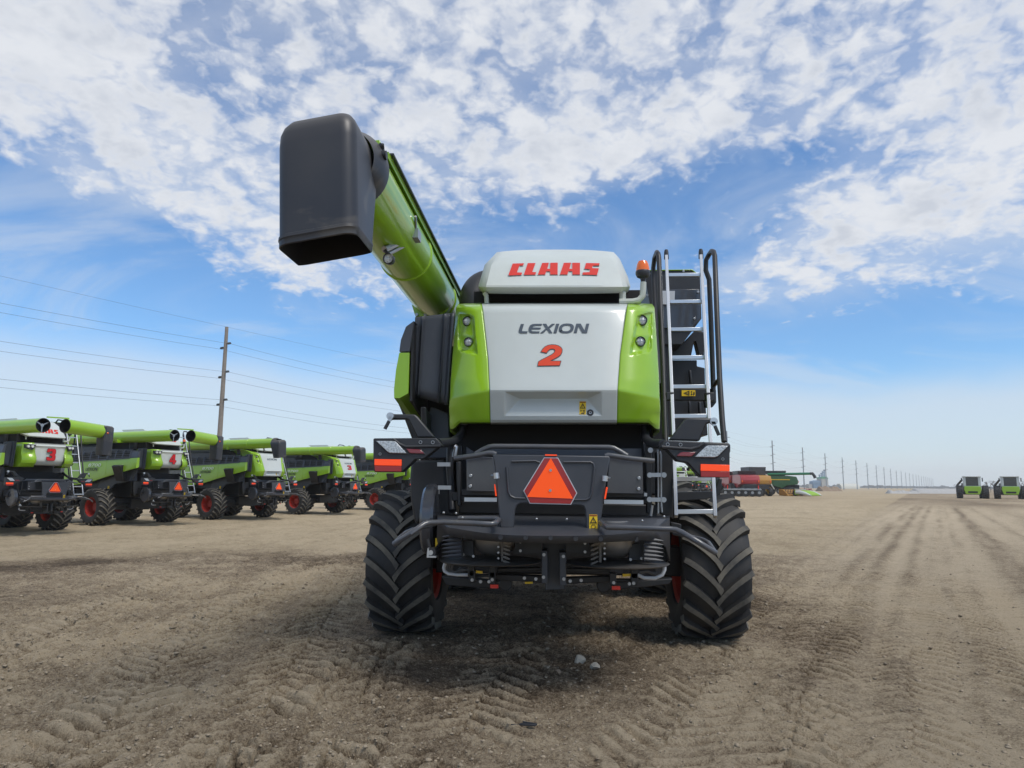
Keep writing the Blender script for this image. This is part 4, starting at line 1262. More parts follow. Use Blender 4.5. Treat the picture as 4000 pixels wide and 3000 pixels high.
# --- rear light bars -------------------------------------------------------
LB = 5.85
for s in (-1, 1):
    mb = MB()
    if s < 0:
        out_ = [Z4(145, 265), Z4(715, 262), Z4(735, 280), Z4(775, 335), Z4(740, 347), Z4(610, 450), Z4(590, 458), Z4(420, 452), Z4(402, 578), Z4(150, 578), Z4(137, 560), Z4(137, 275)]
        out_ = [Z4(145, 265), Z4(715, 262), Z4(735, 280), Z4(775, 335), Z4(740, 347), Z4(610, 450), Z4(590, 458), Z4(526, 458), Z4(402, 578), Z4(150, 578), Z4(137, 560), Z4(137, 275)]
        lens = [Z4(162, 290), Z4(335, 292), Z4(352, 302), Z4(445, 405), Z4(292, 401), Z4(268, 388)]
        red = [Z4(440, 362), Z4(560, 368), Z4(577, 373), Z4(608, 408), Z4(482, 404), Z4(468, 396)]
        ro, rd = [Z4(148, 458), Z4(398, 462), Z4(398, 520), Z4(148, 516)], [Z4(148, 519), Z4(397, 523), Z4(395, 574), Z4(152, 572)]
        rings = [Z4(576, 302), Z4(690, 303), Z4(202, 411)]
        ridge = [Z4(325, 275), Z4(380, 320), Z4(440, 345), Z4(760, 338)]
        arm = [Z4(265, 40), Z4(518, 42), Z4(545, 62), Z4(705, 255), Z4(542, 262), Z4(462, 98), Z4(440, 90), Z4(265, 92)]
        lever = [Z4(300, 62), Z4(285, 105), Z4(245, 180)]
        elbow = [Z4(735, 310), Z4(810, 306), Z4(870, 300), Z4(920, 270), Z4(955, 225), Z4(962, 150)]
    else:
        out_ = [Z5(1180, 285), Z5(1770, 308), Z5(1786, 325), Z5(1786, 385), Z5(1780, 400), Z5(1780, 628), Z5(1510, 626), Z5(1385, 492), Z5(1290, 476), Z5(1205, 380), Z5(1130, 350)]
        lens = [Z5(1457, 437), Z5(1560, 340), Z5(1580, 332), Z5(1765, 335), Z5(1670, 430), Z5(1640, 441)]
        red = [Z5(1286, 430), Z5(1318, 402), Z5(1340, 394), Z5(1465, 395), Z5(1432, 428), Z5(1418, 434)]
        ro, rd = [Z5(1510, 504), Z5(1778, 512), Z5(1777, 571), Z5(1509, 566)], [Z5(1510, 569), Z5(1777, 574), Z5(1776, 626), Z5(1511, 622)]
        rings = [Z5(1203, 322), Z5(1322, 325), Z5(1713, 458)]
        ridge = [Z5(1150, 345), Z5(1420, 365), Z5(1490, 345), Z5(1545, 310)]
        arm = [Z5(1215, 282), Z5(1365, 92), Z5(1395, 75), Z5(1655, 80), Z5(1655, 128), Z5(1600, 120), Z5(1565, 135), Z5(1500, 292)]
        lever = [Z5(1625, 110), Z5(1640, 150), Z5(1678, 238)]
        elbow = [Z5(1160, 318), Z5(1080, 318), Z5(1030, 300), Z5(1000, 270), Z5(990, 220), Z5(990, 150)]
    mb.plate(out_, LB, .11)
    bar = mb.build('light_bar', 'black plastic', main, bevel=.012)
    mb = MB(); mb.tube([at(*q_, LB - .004) for q_ in ridge], .012, 8); mb.build('pressed_rib', 'black plastic', bar, 60)
    mb = MB(); mb.mi = 1; mb.plate(offset_poly(lens, 4), LB - .008, .02); mb.mi = 0; mb.plate(lens, LB - .016, .02); mb.build('tail_light', ['clear lens', 'black plastic'], bar, bevel=.004)
    mb = MB(); mb.mi = 1; mb.plate(offset_poly(red, 3), LB - .008, .02); mb.mi = 0; mb.plate(red, LB - .014, .02); mb.build('brake_light', ['lens red', 'black plastic'], bar, bevel=.004)
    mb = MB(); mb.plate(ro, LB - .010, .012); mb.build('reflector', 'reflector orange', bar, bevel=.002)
    mb = MB(); mb.plate(rd, LB - .010, .012); mb.build('reflector', 'reflector red', bar, bevel=.002)
    mb = MB()
    for k, q_ in enumerate(rings):
        rr = .013 if k < 2 else .010
        mb.lathe([(rr * .65, -.004), (rr * .7, -.009), (rr, -.009), (rr * 1.05, .0)], at(*q_, LB), (0, 1, 0), 16)
    mb.build('screw', 'steel', bar)
    mb = MB(); mb.plate(arm, LB + .12, .06); mb.mi = 1
    mb.build('folding_arm', 'black plastic', bar, bevel=.012)
    mb = MB(); mb.mi = 0; mb.cyl(at(*lever[0], LB + .12), (0, -1, 0), .028, .03, 14); mb.plate([(lever[0][0] - 8, lever[0][1]), (lever[0][0] + 8, lever[0][1]), (lever[1][0] + 7, lever[1][1]), (lever[1][0] - 7, lever[1][1])], LB + .09, .015)
    mb.mi = 1; mb.bar(at(*lever[1], LB + .09), at(*lever[2], LB + .09), .03, .02)
    mb.build('lock_lever', ['aluminium', 'black plastic'], bar)
    mb = MB(); mb.tube([at(*q_, LB + .08 + .12 * k) for k, q_ in enumerate(elbow)], .036, 12); mb.build('support_tube', 'black plastic', main, 60)
    mb = MB(); q_ = elbow[-1]; mb.cyl(at(q_[0], q_[1] - 4, LB + .65), (0, 0, 1), .045, .02, 16); mb.build('tube_collar', 'steel', main)
# ------------------------------------------------------------------ terrain
def gz(x, y):
    r = math.hypot(x, y)
    return 0.0004 * min(1500, max(0, r - 15)) - .12 * smooth(13, 22, r) * (1 - smooth(-5, 2, math.degrees(math.atan2(x, y))))


def on_ground(px, D, py=1900):
    p = dep(px, py, D)
    return Vector((p.x, p.y, gz(p.x, p.y)))


_rng = np.random.default_rng(5)
PERM = np.concatenate([_rng.permutation(256)] * 2)
GR = np.stack([np.cos(np.arange(256) * 2 * np.pi / 256), np.sin(np.arange(256) * 2 * np.pi / 256)], 1)


def perlin(x, y):
    xi, yi = np.floor(x).astype(int), np.floor(y).astype(int)
    xf, yf = x - xi, y - yi
    u, v = xf * xf * xf * (xf * (xf * 6 - 15) + 10), yf * yf * yf * (yf * (yf * 6 - 15) + 10)

    def g(i, j, dx, dy):
        h = PERM[(PERM[(xi + i) & 255] + yi + j) & 255]
        return GR[h, 0] * dx + GR[h, 1] * dy
    a = g(0, 0, xf, yf); b = g(1, 0, xf - 1, yf); c = g(0, 1, xf, yf - 1); d = g(1, 1, xf - 1, yf - 1)
    return (a + u * (b - a)) + v * ((c + u * (d - c)) - (a + u * (b - a)))


def fbm(x, y, o=4, ridged=False):
    s = np.zeros_like(x); a = 1.0; t = 0
    for k in range(o):
        n = perlin(x * 2 ** k + 37 * k, y * 2 ** k - 19 * k) * 1.5
        s += a * ((1 - 2 * np.abs(n)) if ridged else n); t += a; a *= .55
    return s / t


def sst(a, b, x):
    t = np.clip((x - a) / (b - a), 0, 1); return t * t * (3 - 2 * t)


def line_dist(x, y, pts):
    """signed lateral distance and run length along a polyline"""
    best = np.full(x.shape, 1e9); lat = np.zeros_like(x); run = np.zeros_like(x); s0 = 0
    for (x1, y1), (x2, y2) in zip(pts, pts[1:]):
        L = math.hypot(x2 - x1, y2 - y1); tx, ty = (x2 - x1) / L, (y2 - y1) / L
        t = np.clip((x - x1) * tx + (y - y1) * ty, 0, L)
        d = np.hypot(x - x1 - t * tx, y - y1 - t * ty)
        sg = (x - x1) * ty - (y - y1) * tx
        m = d < best
        best = np.where(m, d, best); lat = np.where(m, np.sign(sg) * d, lat); run = np.where(m, s0 + t, run)
        s0 += L
    return lat, run


def gpt(px, py):
    d = ray(px, py); t = -CAM.z / d.z
    return (d.x * t, d.y * t)


def soil(X, Y):
    r = np.hypot(X, Y)
    base = .0004 * np.clip(r - 15, 0, 1500) - .12 * sst(13, 22, r) * (1 - sst(-5, 2, np.degrees(np.arctan2(X, Y))))
    base += .16 * fbm(X / 60, Y / 60, 3) * sst(45, 90, r)
    near = 1 - sst(22, 60, r)
    # masks
    road_edge, _ = line_dist(X, Y, [gpt(2250, 2990), gpt(2950, 2440), gpt(3260, 2090), gpt(3450, 1985)])
    road = sst(-.9, .9, road_edge + .5 * fbm(X / 1.5, Y / 1.5, 3))
    big = fbm(X / 3.2 + 5, Y / 3.2, 4)
    mid = fbm(X / .9, Y / .9 + 9, 4)
    band = sst(15.2, 18.5, r + 1.4 * big) * (1 - road)            # dry sandy strip in front of the parked row
    churn = np.clip(.55 + .9 * big + .5 * mid, 0, 1) * (1 - .88 * road) * (1 - .75 * band)
    churn = np.clip(churn + .0, .06, 1)
    # clods
    c1 = fbm(X / .34, Y / .30, 4)
    c2 = np.clip(fbm(X / .13 + 3, Y / .12, 3) - .02, 0, 1)
    c3 = np.clip(fbm(X / .055 + 8, Y / .055, 2) - .05, 0, 1)
    def billow(s, k):
        a_ = np.zeros_like(X)
        w_ = 0
        for i in range(k):
            f_ = 2.0 ** i
            a_ += np.abs(perlin(X / s * f_ + 13.7 * i, Y / s * f_ + 5.1 * i)) / f_ ** .8; w_ += 1 / f_ ** .8
        return a_ / w_
    b1, b2 = billow(.36, 4) - .2, billow(.15, 3) - .2
    h = churn * (.045 * c1 + .11 * b1 + .12 * b2 + .06 * c3) + (.02 * b1 + .035 * b2) * (1 - churn) + .012 * fbm(X / 1.4, Y / 1.4, 3) + .004 * c3
    # tyre prints: chevron lugs pressed into the soil
    tracks = [([(-1.5, 6.6), (-1.62, 3.0), (-1.8, 0)], .33, .034, 1), ([(1.5, 6.6), (1.55, 3.0), (1.6, 0)], .33, .018, 1),
              ([gpt(250, 2990), gpt(800, 2450), gpt(1250, 2200), gpt(1500, 2080)], .36, .036, -1), ([gpt(-500, 2900), gpt(200, 2480), gpt(700, 2250), gpt(1300, 2070)], .36, .026, -1),
              ([gpt(900, 2995), gpt(1150, 2600), gpt(1330, 2350), gpt(1420, 2180)], .34, .034, 1), ([gpt(1250, 2995), gpt(1420, 2700), gpt(1500, 2560)], .30, .03, 1),
              ([gpt(2500, 2995), gpt(2900, 2500), gpt(3180, 2200), gpt(3400, 2020)], .36, .016, -1), ([gpt(3050, 2995), gpt(3200, 2500), gpt(3400, 2200), gpt(3530, 2020)], .36, .014, 1),
              ([gpt(3550, 2995), gpt(3560, 2500), gpt(3590, 2200), gpt(3640, 2000)], .36, .010, 1), ([gpt(4100, 2700), gpt(3880, 2400), gpt(3720, 2150), gpt(3690, 2000)], .36, .014, -1),
              ([gpt(1700, 2995), gpt(1900, 2700), gpt(2050, 2560)], .34, .02, 1)]
    rut = np.zeros_like(X); pr = np.zeros_like(X)
    for pts, w, dpt, sg in tracks:
        lat, run = line_dist(X, Y, pts)
        lat = lat + .05 * perlin(run / 1.3, run * 0 + 3.3)
        ins = 1 - sst(w * .8, w * 1.15, np.abs(lat))
        half = np.where(lat > 0, .5, 0.0)
        ph = (run + sg * np.abs(lat) * .75) / .185 + half + .30 * perlin(X / .45, Y / .45) + .12 * perlin(X / .12, Y / .12)
        wv = sst(-.35, .45, np.sin(2 * np.pi * ph))
        brk = np.clip(.66 + 1.5 * fbm(X / .8 + 11, Y / .8, 3), 0.0, 1.2)
        ins = ins * (1 - sst(11, 17, r))
        h = h * (1 - .40 * ins * brk) + ins * brk * dpt * 2.2 * (wv - .5)
        rim = np.exp(-((np.abs(lat) - w * 1.15) / (.10)) ** 2)
        h += rim * dpt * .35 - ins * dpt * .25
        rut = np.maximum(rut, ins * np.clip(brk, 0, 1)); pr = np.maximum(pr, ins * wv)
    # long worn wheel lanes of the yard road
    lane_t = np.zeros_like(X)
    for k_, pts in enumerate(([gpt(2560, 2995), gpt(2980, 2480), gpt(3230, 2210), gpt(3420, 2050), gpt(3570, 1965)], [gpt(2850, 2995), gpt(3140, 2480), gpt(3330, 2200), gpt(3490, 2040), gpt(3590, 1965)],
                              [gpt(3160, 2995), gpt(3320, 2500), gpt(3450, 2200), gpt(3560, 2030), gpt(3620, 1962)], [gpt(3420, 2995), gpt(3480, 2500), gpt(3540, 2200), gpt(3610, 2030), gpt(3640, 1962)],
                              [gpt(3800, 2995), gpt(3700, 2500), gpt(3660, 2200), gpt(3660, 2030), gpt(3664, 1962)], [gpt(4200, 2850), gpt(3950, 2450), gpt(3800, 2200), gpt(3720, 2030), gpt(3690, 1962)],
                              [gpt(4500, 2500), gpt(4150, 2250), gpt(3900, 2080), gpt(3760, 1985)])):
        lat, run = line_dist(X, Y, pts)
        lat = lat + .12 * perlin(run / 3.1 + k_, run * 0 + 1.7 * k_)
        d = np.abs(lat); st = np.clip(.75 + 1.1 * fbm(lat / 2 + 9 * k_, run / 5, 3), 0, 1.3)
        lane_t += st * (.30 * np.exp(-(d / .26) ** 2) - .34 * np.exp(-((d - .46) / .13) ** 2))
        h += st * (-.016 * np.exp(-(d / .28) ** 4) + .014 * np.exp(-((d - .42) / .09) ** 2))
    # the wheels of the big machine stand on firm soil
    for wx, wy in ((-1.475, YA), (1.475, YA), (-1.46, YA + 2.9), (1.46, YA + 2.9)):
        k = np.exp(-(((X - wx) / .42) ** 4 + ((Y - wy) / .42) ** 4))
        h = h * (1 - k) + .004 * k
    h += band * (.05 * b1 + .05 * c1)
    h *= near * np.clip(r / 2.5, 0, 1)
    Z = base + h
    # soil tone: 1 dry and pale, 0 dark and moist, painted shade included
    dark_streak, _ = line_dist(X, Y, [gpt(-400, 2235), gpt(300, 2190), gpt(700, 2150), gpt(1000, 2160), gpt(1300, 2190), gpt(1900, 2130)])
    ds = np.exp(-(dark_streak / 1.15) ** 2)
    far = sst(40, 80, r)
    tone = .70 + .52 * big + .30 * mid + .10 * fbm(X / .3, Y / .3, 3) - .30 * churn * (mid < .1) * .6
    tone = tone + rut * (.10 + .34 * (pr - .45)) + 4.5 * np.clip(h, -.06, .06) * near       # print and relief shading painted into the tone, with dry crust and damp hollows
    tone = np.where(band > 0, tone * (1 - band) + band * (.86 + .28 * big + .22 * mid + .35 * fbm(X / .45, Y / .45, 3) + .45 * fbm(X / 1.3, Y / 3.2, 4) - .10), tone)
    tone -= .42 * ds * (1 - road)
    tone -= .24 * np.exp(-((road_edge + 1.25) / .85) ** 2) * (1 - sst(18, 30, r)) * (.7 + 1.2 * mid)
    tone = tone + .5 * lane_t * (1 - road)
    roadtone = .86 + .30 * rut * (pr - .4) + 2.0 * np.clip(h, -.05, .05) + .10 * big + .07 * mid  # relief and print shading painted into the road tone too
    # wheel-worn lanes along the road
    lat, run = line_dist(X, Y, [gpt(3300, 2995), gpt(3420, 2500), gpt(3540, 2200), gpt(3620, 2000), gpt(3655, 1950)])
    lanes = .20 * np.sin(lat * 2.6 + 1.2 * perlin(run / 9, lat / 3)) + .34 * fbm(lat / .5, run / 7, 3)
    roadtone = roadtone + (.55 * lanes + .95 * lane_t) * sst(-1, 2, road_edge)
    tone = tone * (1 - road) + roadtone * road
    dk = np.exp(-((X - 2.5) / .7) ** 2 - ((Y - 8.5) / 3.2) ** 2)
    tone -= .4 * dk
    under_shade = sst(-2.4, -1.4, X) * (1 - sst(1.4, 2.3, X)) * sst(4.6, 5.9, Y) * (1 - sst(11, 14, Y))
    tone -= .26 * under_shade * (.7 + .6 * mid)                    # shade beneath the machine painted into the soil tone
    tone = tone * (1 - far) + far * (.46 + .5 * fbm(lat / 6, run / 26, 4))
    return Z, tone, band, road, churn


def build_ground():
    a = [-56 + .095 * k for k in range(int(104 / .095))]
    ang = np.radians(np.array(a + [48 + 4 * k for k in range(0, 64)]))
    rad = [0.05, .5, 1.2, 2.0, 2.6, 3.1]
    while rad[-1] < 14: rad.append(rad[-1] * 1.0036)
    while rad[-1] < 40: rad.append(rad[-1] * 1.0075)
    while rad[-1] < 9000: rad.append(rad[-1] * 1.045)
    rad = np.array(rad)
    A, Rr = np.meshgrid(ang, rad)
    X, Y = np.sin(A) * Rr, np.cos(A) * Rr
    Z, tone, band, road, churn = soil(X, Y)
    far = sst(40, 80, Rr)
    nA, nR = len(ang), len(rad)
    V = np.stack([X, Y, Z], -1).reshape(-1, 3).astype(np.float32)
    i, j = np.meshgrid(np.arange(nR - 1), np.arange(nA), indexing='ij')
    j2 = (j + 1) % nA
    F = np.stack([i * nA + j, (i + 1) * nA + j, (i + 1) * nA + j2, i * nA + j2], -1).reshape(-1, 4)[:, ::-1]
    me = bpy.data.meshes.new('ground')
    me.vertices.add(len(V)); me.vertices.foreach_set('co', V.ravel())
    me.loops.add(F.size); me.loops.foreach_set('vertex_index', F.ravel().astype(np.int32))
    me.polygons.add(len(F)); me.polygons.foreach_set('loop_start', (np.arange(len(F)) * 4).astype(np.int32))
    me.polygons.foreach_set('use_smooth', np.ones(len(F), bool))
    me.update(); me.validate()
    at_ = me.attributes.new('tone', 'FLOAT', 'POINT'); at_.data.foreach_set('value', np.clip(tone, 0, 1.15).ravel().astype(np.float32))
    at2 = me.attributes.new('sand', 'FLOAT', 'POINT'); at2.data.foreach_set('value', np.clip(band + .25 * far, 0, 1).ravel().astype(np.float32))
    at3 = me.attributes.new('road', 'FLOAT', 'POINT'); at3.data.foreach_set('value', np.clip(road, 0, 1).ravel().astype(np.float32))
    o = bpy.data.objects.new('ground', me); COL.objects.link(o); struct(o)
    m = bpy.data.materials.new('soil'); m.use_nodes = True; me.materials.append(m)
    nt = m.node_tree; N, L = nt.nodes, nt.links; b = N['Principled BSDF']
    b.inputs['Roughness'].default_value = .95; b.inputs['Specular IOR Level'].default_value = .15

    def attr(n):
        q = N.new('ShaderNodeAttribute'); q.attribute_name = n; return q.outputs['Fac']
    tc = N.new('ShaderNodeTexCoord').outputs['Object']

    def noise(s, d=6, rough=.6):
        q = N.new('ShaderNodeTexNoise'); q.inputs['Scale'].default_value = s; q.inputs['Detail'].default_value = d; q.inputs['Roughness'].default_value = rough
        L.new(tc, q.inputs['Vector']); return q.outputs['Fac']

    def ma(op, a_, b_):
        q = N.new('ShaderNodeMath'); q.operation = op
        for k, v_ in enumerate((a_, b_)):
            if isinstance(v_, (int, float)): q.inputs[k].default_value = v_
            else: L.new(v_, q.inputs[k])
        return q.outputs[0]
    n1, n2, n3 = noise(8, 9, .72), noise(46, 6, .65), noise(120, 3, .6)
    n0 = noise(2.2, 9, .72)
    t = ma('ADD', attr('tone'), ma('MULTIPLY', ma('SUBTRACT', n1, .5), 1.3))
    t = ma('ADD', t, ma('MULTIPLY', ma('SUBTRACT', n2, .5), 1.7))
    t = ma('ADD', t, ma('MULTIPLY', ma('SUBTRACT', n3, .5), 1.2))
    t = ma('ADD', t, ma('MULTIPLY', ma('SUBTRACT', n0, .5), .8))
    cr = N.new('ShaderNodeValToRGB'); L.new(t, cr.inputs[0])
    E = cr.color_ramp.elements
    E[0].position = 0; E[0].color = (.088, .064, .043, 1)
    E[1].position = 1.0; E[1].color = (.56, .455, .315, 1)
    e = E.new(.30); e.color = (.19, .142, .093, 1)
    e = E.new(.58); e.color = (.355, .280, .190, 1)
    mx = N.new('ShaderNodeMix'); mx.data_type = 'RGBA'; L.new(ma('MULTIPLY', attr('sand'), .55), mx.inputs[0]); L.new(cr.outputs[0], mx.inputs[6])
    mx.inputs[7].default_value = (.52, .415, .265, 1)
    # pale pebbles
    vo = N.new('ShaderNodeTexVoronoi'); vo.inputs['Scale'].default_value = 30; L.new(tc, vo.inputs['Vector'])
    pb = N.new('ShaderNodeMapRange'); pb.inputs[1].default_value = .16; pb.inputs[2].default_value = .11; L.new(vo.outputs['Distance'], pb.inputs[0])
    sep = N.new('ShaderNodeSeparateColor'); L.new(vo.outputs['Color'], sep.inputs[0])
    gt = ma('GREATER_THAN', sep.outputs[0], .90)
    mx2 = N.new('ShaderNodeMix'); mx2.data_type = 'RGBA'; L.new(ma('MULTIPLY', pb.outputs[0], ma('MULTIPLY', gt, .6)), mx2.inputs[0]); L.new(mx.outputs[2], mx2.inputs[6]); mx2.inputs[7].default_value = (.42, .38, .31, 1)
    L.new(mx2.outputs[2], b.inputs['Base Color'])
    hh = ma('ADD', ma('MULTIPLY', noise(30, 8, .72), .6), ma('MULTIPLY', noise(120, 5, .7), .35))
    hh = ma('ADD', hh, ma('MULTIPLY', pb.outputs[0], ma('MULTIPLY', gt, .25)))
    bp = N.new('ShaderNodeBump'); bp.inputs['Strength'].default_value = 1.0; bp.inputs['Distance'].default_value = .06
    L.new(hh, bp.inputs['Height']); L.new(bp.outputs[0], b.inputs['Normal'])
    return o


build_ground()

# loose crumbs of soil, far too many to count
def clods():
    g = np.random.default_rng(11)
    n = 16000
    px = g.uniform(-200, 4200, n); py = 2080 + 960 * g.uniform(0, 1, n) ** .75
    pts = np.array([gpt(a, b) for a, b in zip(px, py)])
    Z, tone, band, road, churn = soil(pts[:, 0], pts[:, 1])
    keep = g.uniform(0, 1, n) < (.10 + .95 * churn ** 1.2)
    pts, Z = pts[keep], Z[keep]
    n = len(pts)
    bm = bmesh.new(); bmesh.ops.create_icosphere(bm, subdivisions=1, radius=1)
    bv = np.array([v.co[:] for v in bm.verts]); bf = np.array([[v.index for v in f.verts] for f in bm.faces]); bm.free()
    k = len(bv)
    size = .0045 + .012 * g.uniform(0, 1, n) ** 3 + .010 * (g.uniform(0, 1, n) > .992)
    size *= np.clip(np.hypot(pts[:, 0], pts[:, 1]) / 6, .8, 1.4)
    jit = 1 + g.uniform(-.38, .38, (n, k, 1))
    V = bv[None] * jit * size[:, None, None] * g.uniform(.7, 1.5, (n, 1, 3)) * np.array([1, 1, .6])
    V += np.stack([pts[:, 0], pts[:, 1], Z + size * .25], -1)[:, None]
    F = (bf[None] + (np.arange(n) * k)[:, None, None]).reshape(-1, 3)
    me = bpy.data.meshes.new('soil_clods')
    V = V.reshape(-1, 3).astype(np.float32)
    me.vertices.add(len(V)); me.vertices.foreach_set('co', V.ravel())
    me.loops.add(F.size); me.loops.foreach_set('vertex_index', F.ravel().astype(np.int32))
    me.polygons.add(len(F)); me.polygons.foreach_set('loop_start', (np.arange(len(F)) * 3).astype(np.int32))
    me.update(); me.validate()
    m = mat('clod soil', (.27, .22, .155), .95, var=.35, bump=.6, bscale=60); me.materials.append(m)
    o = bpy.data.objects.new('soil_clods', me); COL.objects.link(o); struct(o, 'stuff')
    o['label'] = 'loose crumbs of soil scattered over the churned yard'; o['category'] = 'soil'


clods()


# ------------------------------------------------------------------ loose stones and a lost strip of plastic
def stone(px, py, w, h, label, seed, m='stone', flat=.6):
    x, y = gpt(px, py); rnd = random.Random(seed)
    bm = bmesh.new(); bmesh.ops.create_icosphere(bm, subdivisions=3, radius=1)
    dirs = [Vector((rnd.uniform(-1, 1), rnd.uniform(-1, 1), rnd.uniform(-.6, 1))).normalized() for _ in range(11)]
    for v in bm.verts:
        d = 1.0
        for q in dirs:
            k = v.co.dot(q)
            lim = .72 + .2 * math.sin(q.x * 9)
            if k > lim: v.co -= q * (k - lim)
        v.co = Vector((v.co.x * w / 2, v.co.y * w * .4, v.co.z * h * .62 + h * .25))
    me = bpy.data.meshes.new('stone'); bm.to_mesh(me); bm.free(); me.materials.append(M[m])
    for p in me.polygons: p.use_smooth = True
    me.set_sharp_from_angle(angle=R(28))
    o = bpy.data.objects.new('stone', me); COL.objects.link(o); o.location = (x, y, .005)
    o.rotation_euler = (0, 0, rnd.uniform(-.5, .5))
    return tag(o, label, 'stone', 'loose stones on the yard')


stone(2262, 2592, .115, .075, 'larger pale stone lying in front of the machine between its rear wheels', 1)
stone(2323, 2612, .10, .055, 'flatter pale stone just right of the larger pale stone', 2)
stone(2178, 2632, .06, .04, 'small brownish stone nearest the camera in the group of three', 3, 'heap brown')
x, y = gpt(2060, 2847)
ORG = Vector((x, y, .012))
mb = MB()
mb.prism([Vector((x - .05, y - .01, .02)), Vector((x + .045, y - .02, .02)), Vector((x + .06, y + .005, .02)), Vector((x - .02, y + .02, .02))], (0, 0, .012))
mb.bar(Vector((x - .10, y, .022)), Vector((x - .04, y, .022)), .006, .006); mb.bar(Vector((x - .03, y + .02, .034)), Vector((x + .05, y - .01, .034)), .01, .006)
tag(mb.build('plastic_strip', 'black plastic', None, bevel=.002), 'short black plastic strip lying on the pale soil at the bottom', 'debris')
ORG = Vector((0, 0, 0))


# ------------------------------------------------------------------ row of parked combine harvesters
def copy_tree(o, skip, parent=None):
    c = o.copy(); COL.objects.link(c); c.parent = parent
    for ch in CH.get(o, ()):
        if ch not in skip: copy_tree(ch, skip, c)
    return c


CH = {}
for o in list(bpy.data.objects):
    if o.parent: CH.setdefault(o.parent, []).append(o)
TINY = {o for o in bpy.data.objects if o.name.split('.')[0] in SMALL}
NOT_TALL = {o for o in TALL} | only_main | TINY
NOT_LOW = {o for o in LOW} | only_main | TINY
BEAR = R(65)
HB = Vector((0, LY - YA - .05, 2.5))


def face_at(root, Y, z0, z1, w, zc):
    """maps unit digit coordinates to the hood face of a copied machine (local)"""
    h = z1 - z0
    return lambda x, y, d: Vector(((x - .5) * w, Y + (zc - lerp(z1, z0, y)) * 0 - d, lerp(z1, z0, y)))


def place(px, D, head, low, label, digit_=None, sc=.95, group='combine harvesters parked in a row'):
    r = copy_tree(main, NOT_TALL if low else NOT_LOW)
    Rm = Matrix.Rotation(head, 3, 'Z')
    p = dep(px, 1900, D)
    off = Rm @ HB * sc
    x, y = p.x - off.x, p.y - off.y
    r.location = (x, y, gz(x, y)); r.rotation_euler = (0, 0, head); r.scale = (sc, sc, sc)
    tag(r, label, 'combine harvester', group)
    for c in bpy.data.objects:
        if c.parent == r and c.name.startswith('wheel') and 'rear' in c.data.name: c.location.y += .35
    h = [c for c in bpy.data.objects if c.parent == r and c.name.startswith('rear_hood')][0]
    if digit_:
        polys, out, z0, z1, w = digit_
        yy = (LY - YA - .03) if low else None
        def to3(x_, y_, d):
            z = lerp(z1, z0, y_)
            if low: Yf = LY - YA - .035
            else: Yf = lerp(HY0, HY1, (z - HZ0) / (HZ1 - HZ0)) - YA
            return Vector(((x_ - .5) * w, Yf - d, z))
        mb_ = MB()
        for P in out:
            mb_.mi = 1; mb_.prism([to3(a, b, .012) for a, b in offset_poly(P, .035)], (0, .004, 0))
        for P in polys:
            mb_.mi = 0; mb_.prism([to3(a, b, .018) for a, b in P], (0, .004, 0))
        mb_.build('number', ['decal red', 'lettering outline'], h, weld=False)
    return r


_p, _q = at(2165, 1515, 6.005), at(2165, 1212, 6.235)
HZ0, HZ1, HY0, HY1 = _p.z, _q.z, _p.y, _q.y
DIG3 = ([THREE], [THREE], 2.33, 2.70, .27)
FOURP = [[(0.50, 0.0), (0.82, 0.0), (0.82, 0.62), (1.0, 0.62), (1.0, 0.80), (0.82, 0.80), (0.84, 1.0), (0.48, 1.0), (0.50, 0.80), (0.0, 0.80), (0.0, 0.62), (.06, .50), (0.28, 0.60), (0.50, 0.60), (0.50, 0.25), (.30, .57), (.07, .49)]]
DIG4 = (FOURP, [FOUR_OUT], 2.33, 2.70, .29)
DIG3S = ([THREE], [THREE], 2.36, 2.59, .30)
place(188, 21, BEAR, True, 'leftmost combine harvester of the left row, red 3 on its low rear hood', DIG3, .93)
place(668, 26, BEAR + R(1.2), True, 'combine harvester with a large red 4 on its low rear hood', DIG4)
place(1063, 30.5, BEAR - R(1.5), False, 'combine harvester in the left row with LEXION but no number on its tall hood')
place(1362, 36, BEAR + R(.8), False, 'combine harvester in the left row with LEXION above a small red 3', DIG3S)
place(1640, 42, BEAR, False, 'combine harvester mostly hidden behind the left rear wheel of the big machine')
place(2668, 76, R(30), True, 'distant combine harvester seen through the bottom of the ladder', group='far combine harvesters on the right')
place(2752, 92, R(30), False, 'distant combine harvester hidden behind the right orange reflector plate', group='far combine harvesters on the right')
place(2846, 118, R(30), False, 'distant lime combine harvester just right of the right light bar, behind red machines', group='far combine harvesters on the right')


# ------------------------------------------------------------------ other far machines
def wheel_part(root, c, Rd, W, rim_, rimmat, s, lugs=18):
    mb = MB(); rim_mesh(mb, c, rim_, W, s); w = mb.build('wheel', rimmat, root, 40)
    mb = MB(); tyre(mb, c, Rd, W, rim_, n=32, lugs=lugs, lugh=.05, lugw=.07); mb.build('tyre', ['rubber', 'far tyre lug'], w, 30, weld=False)


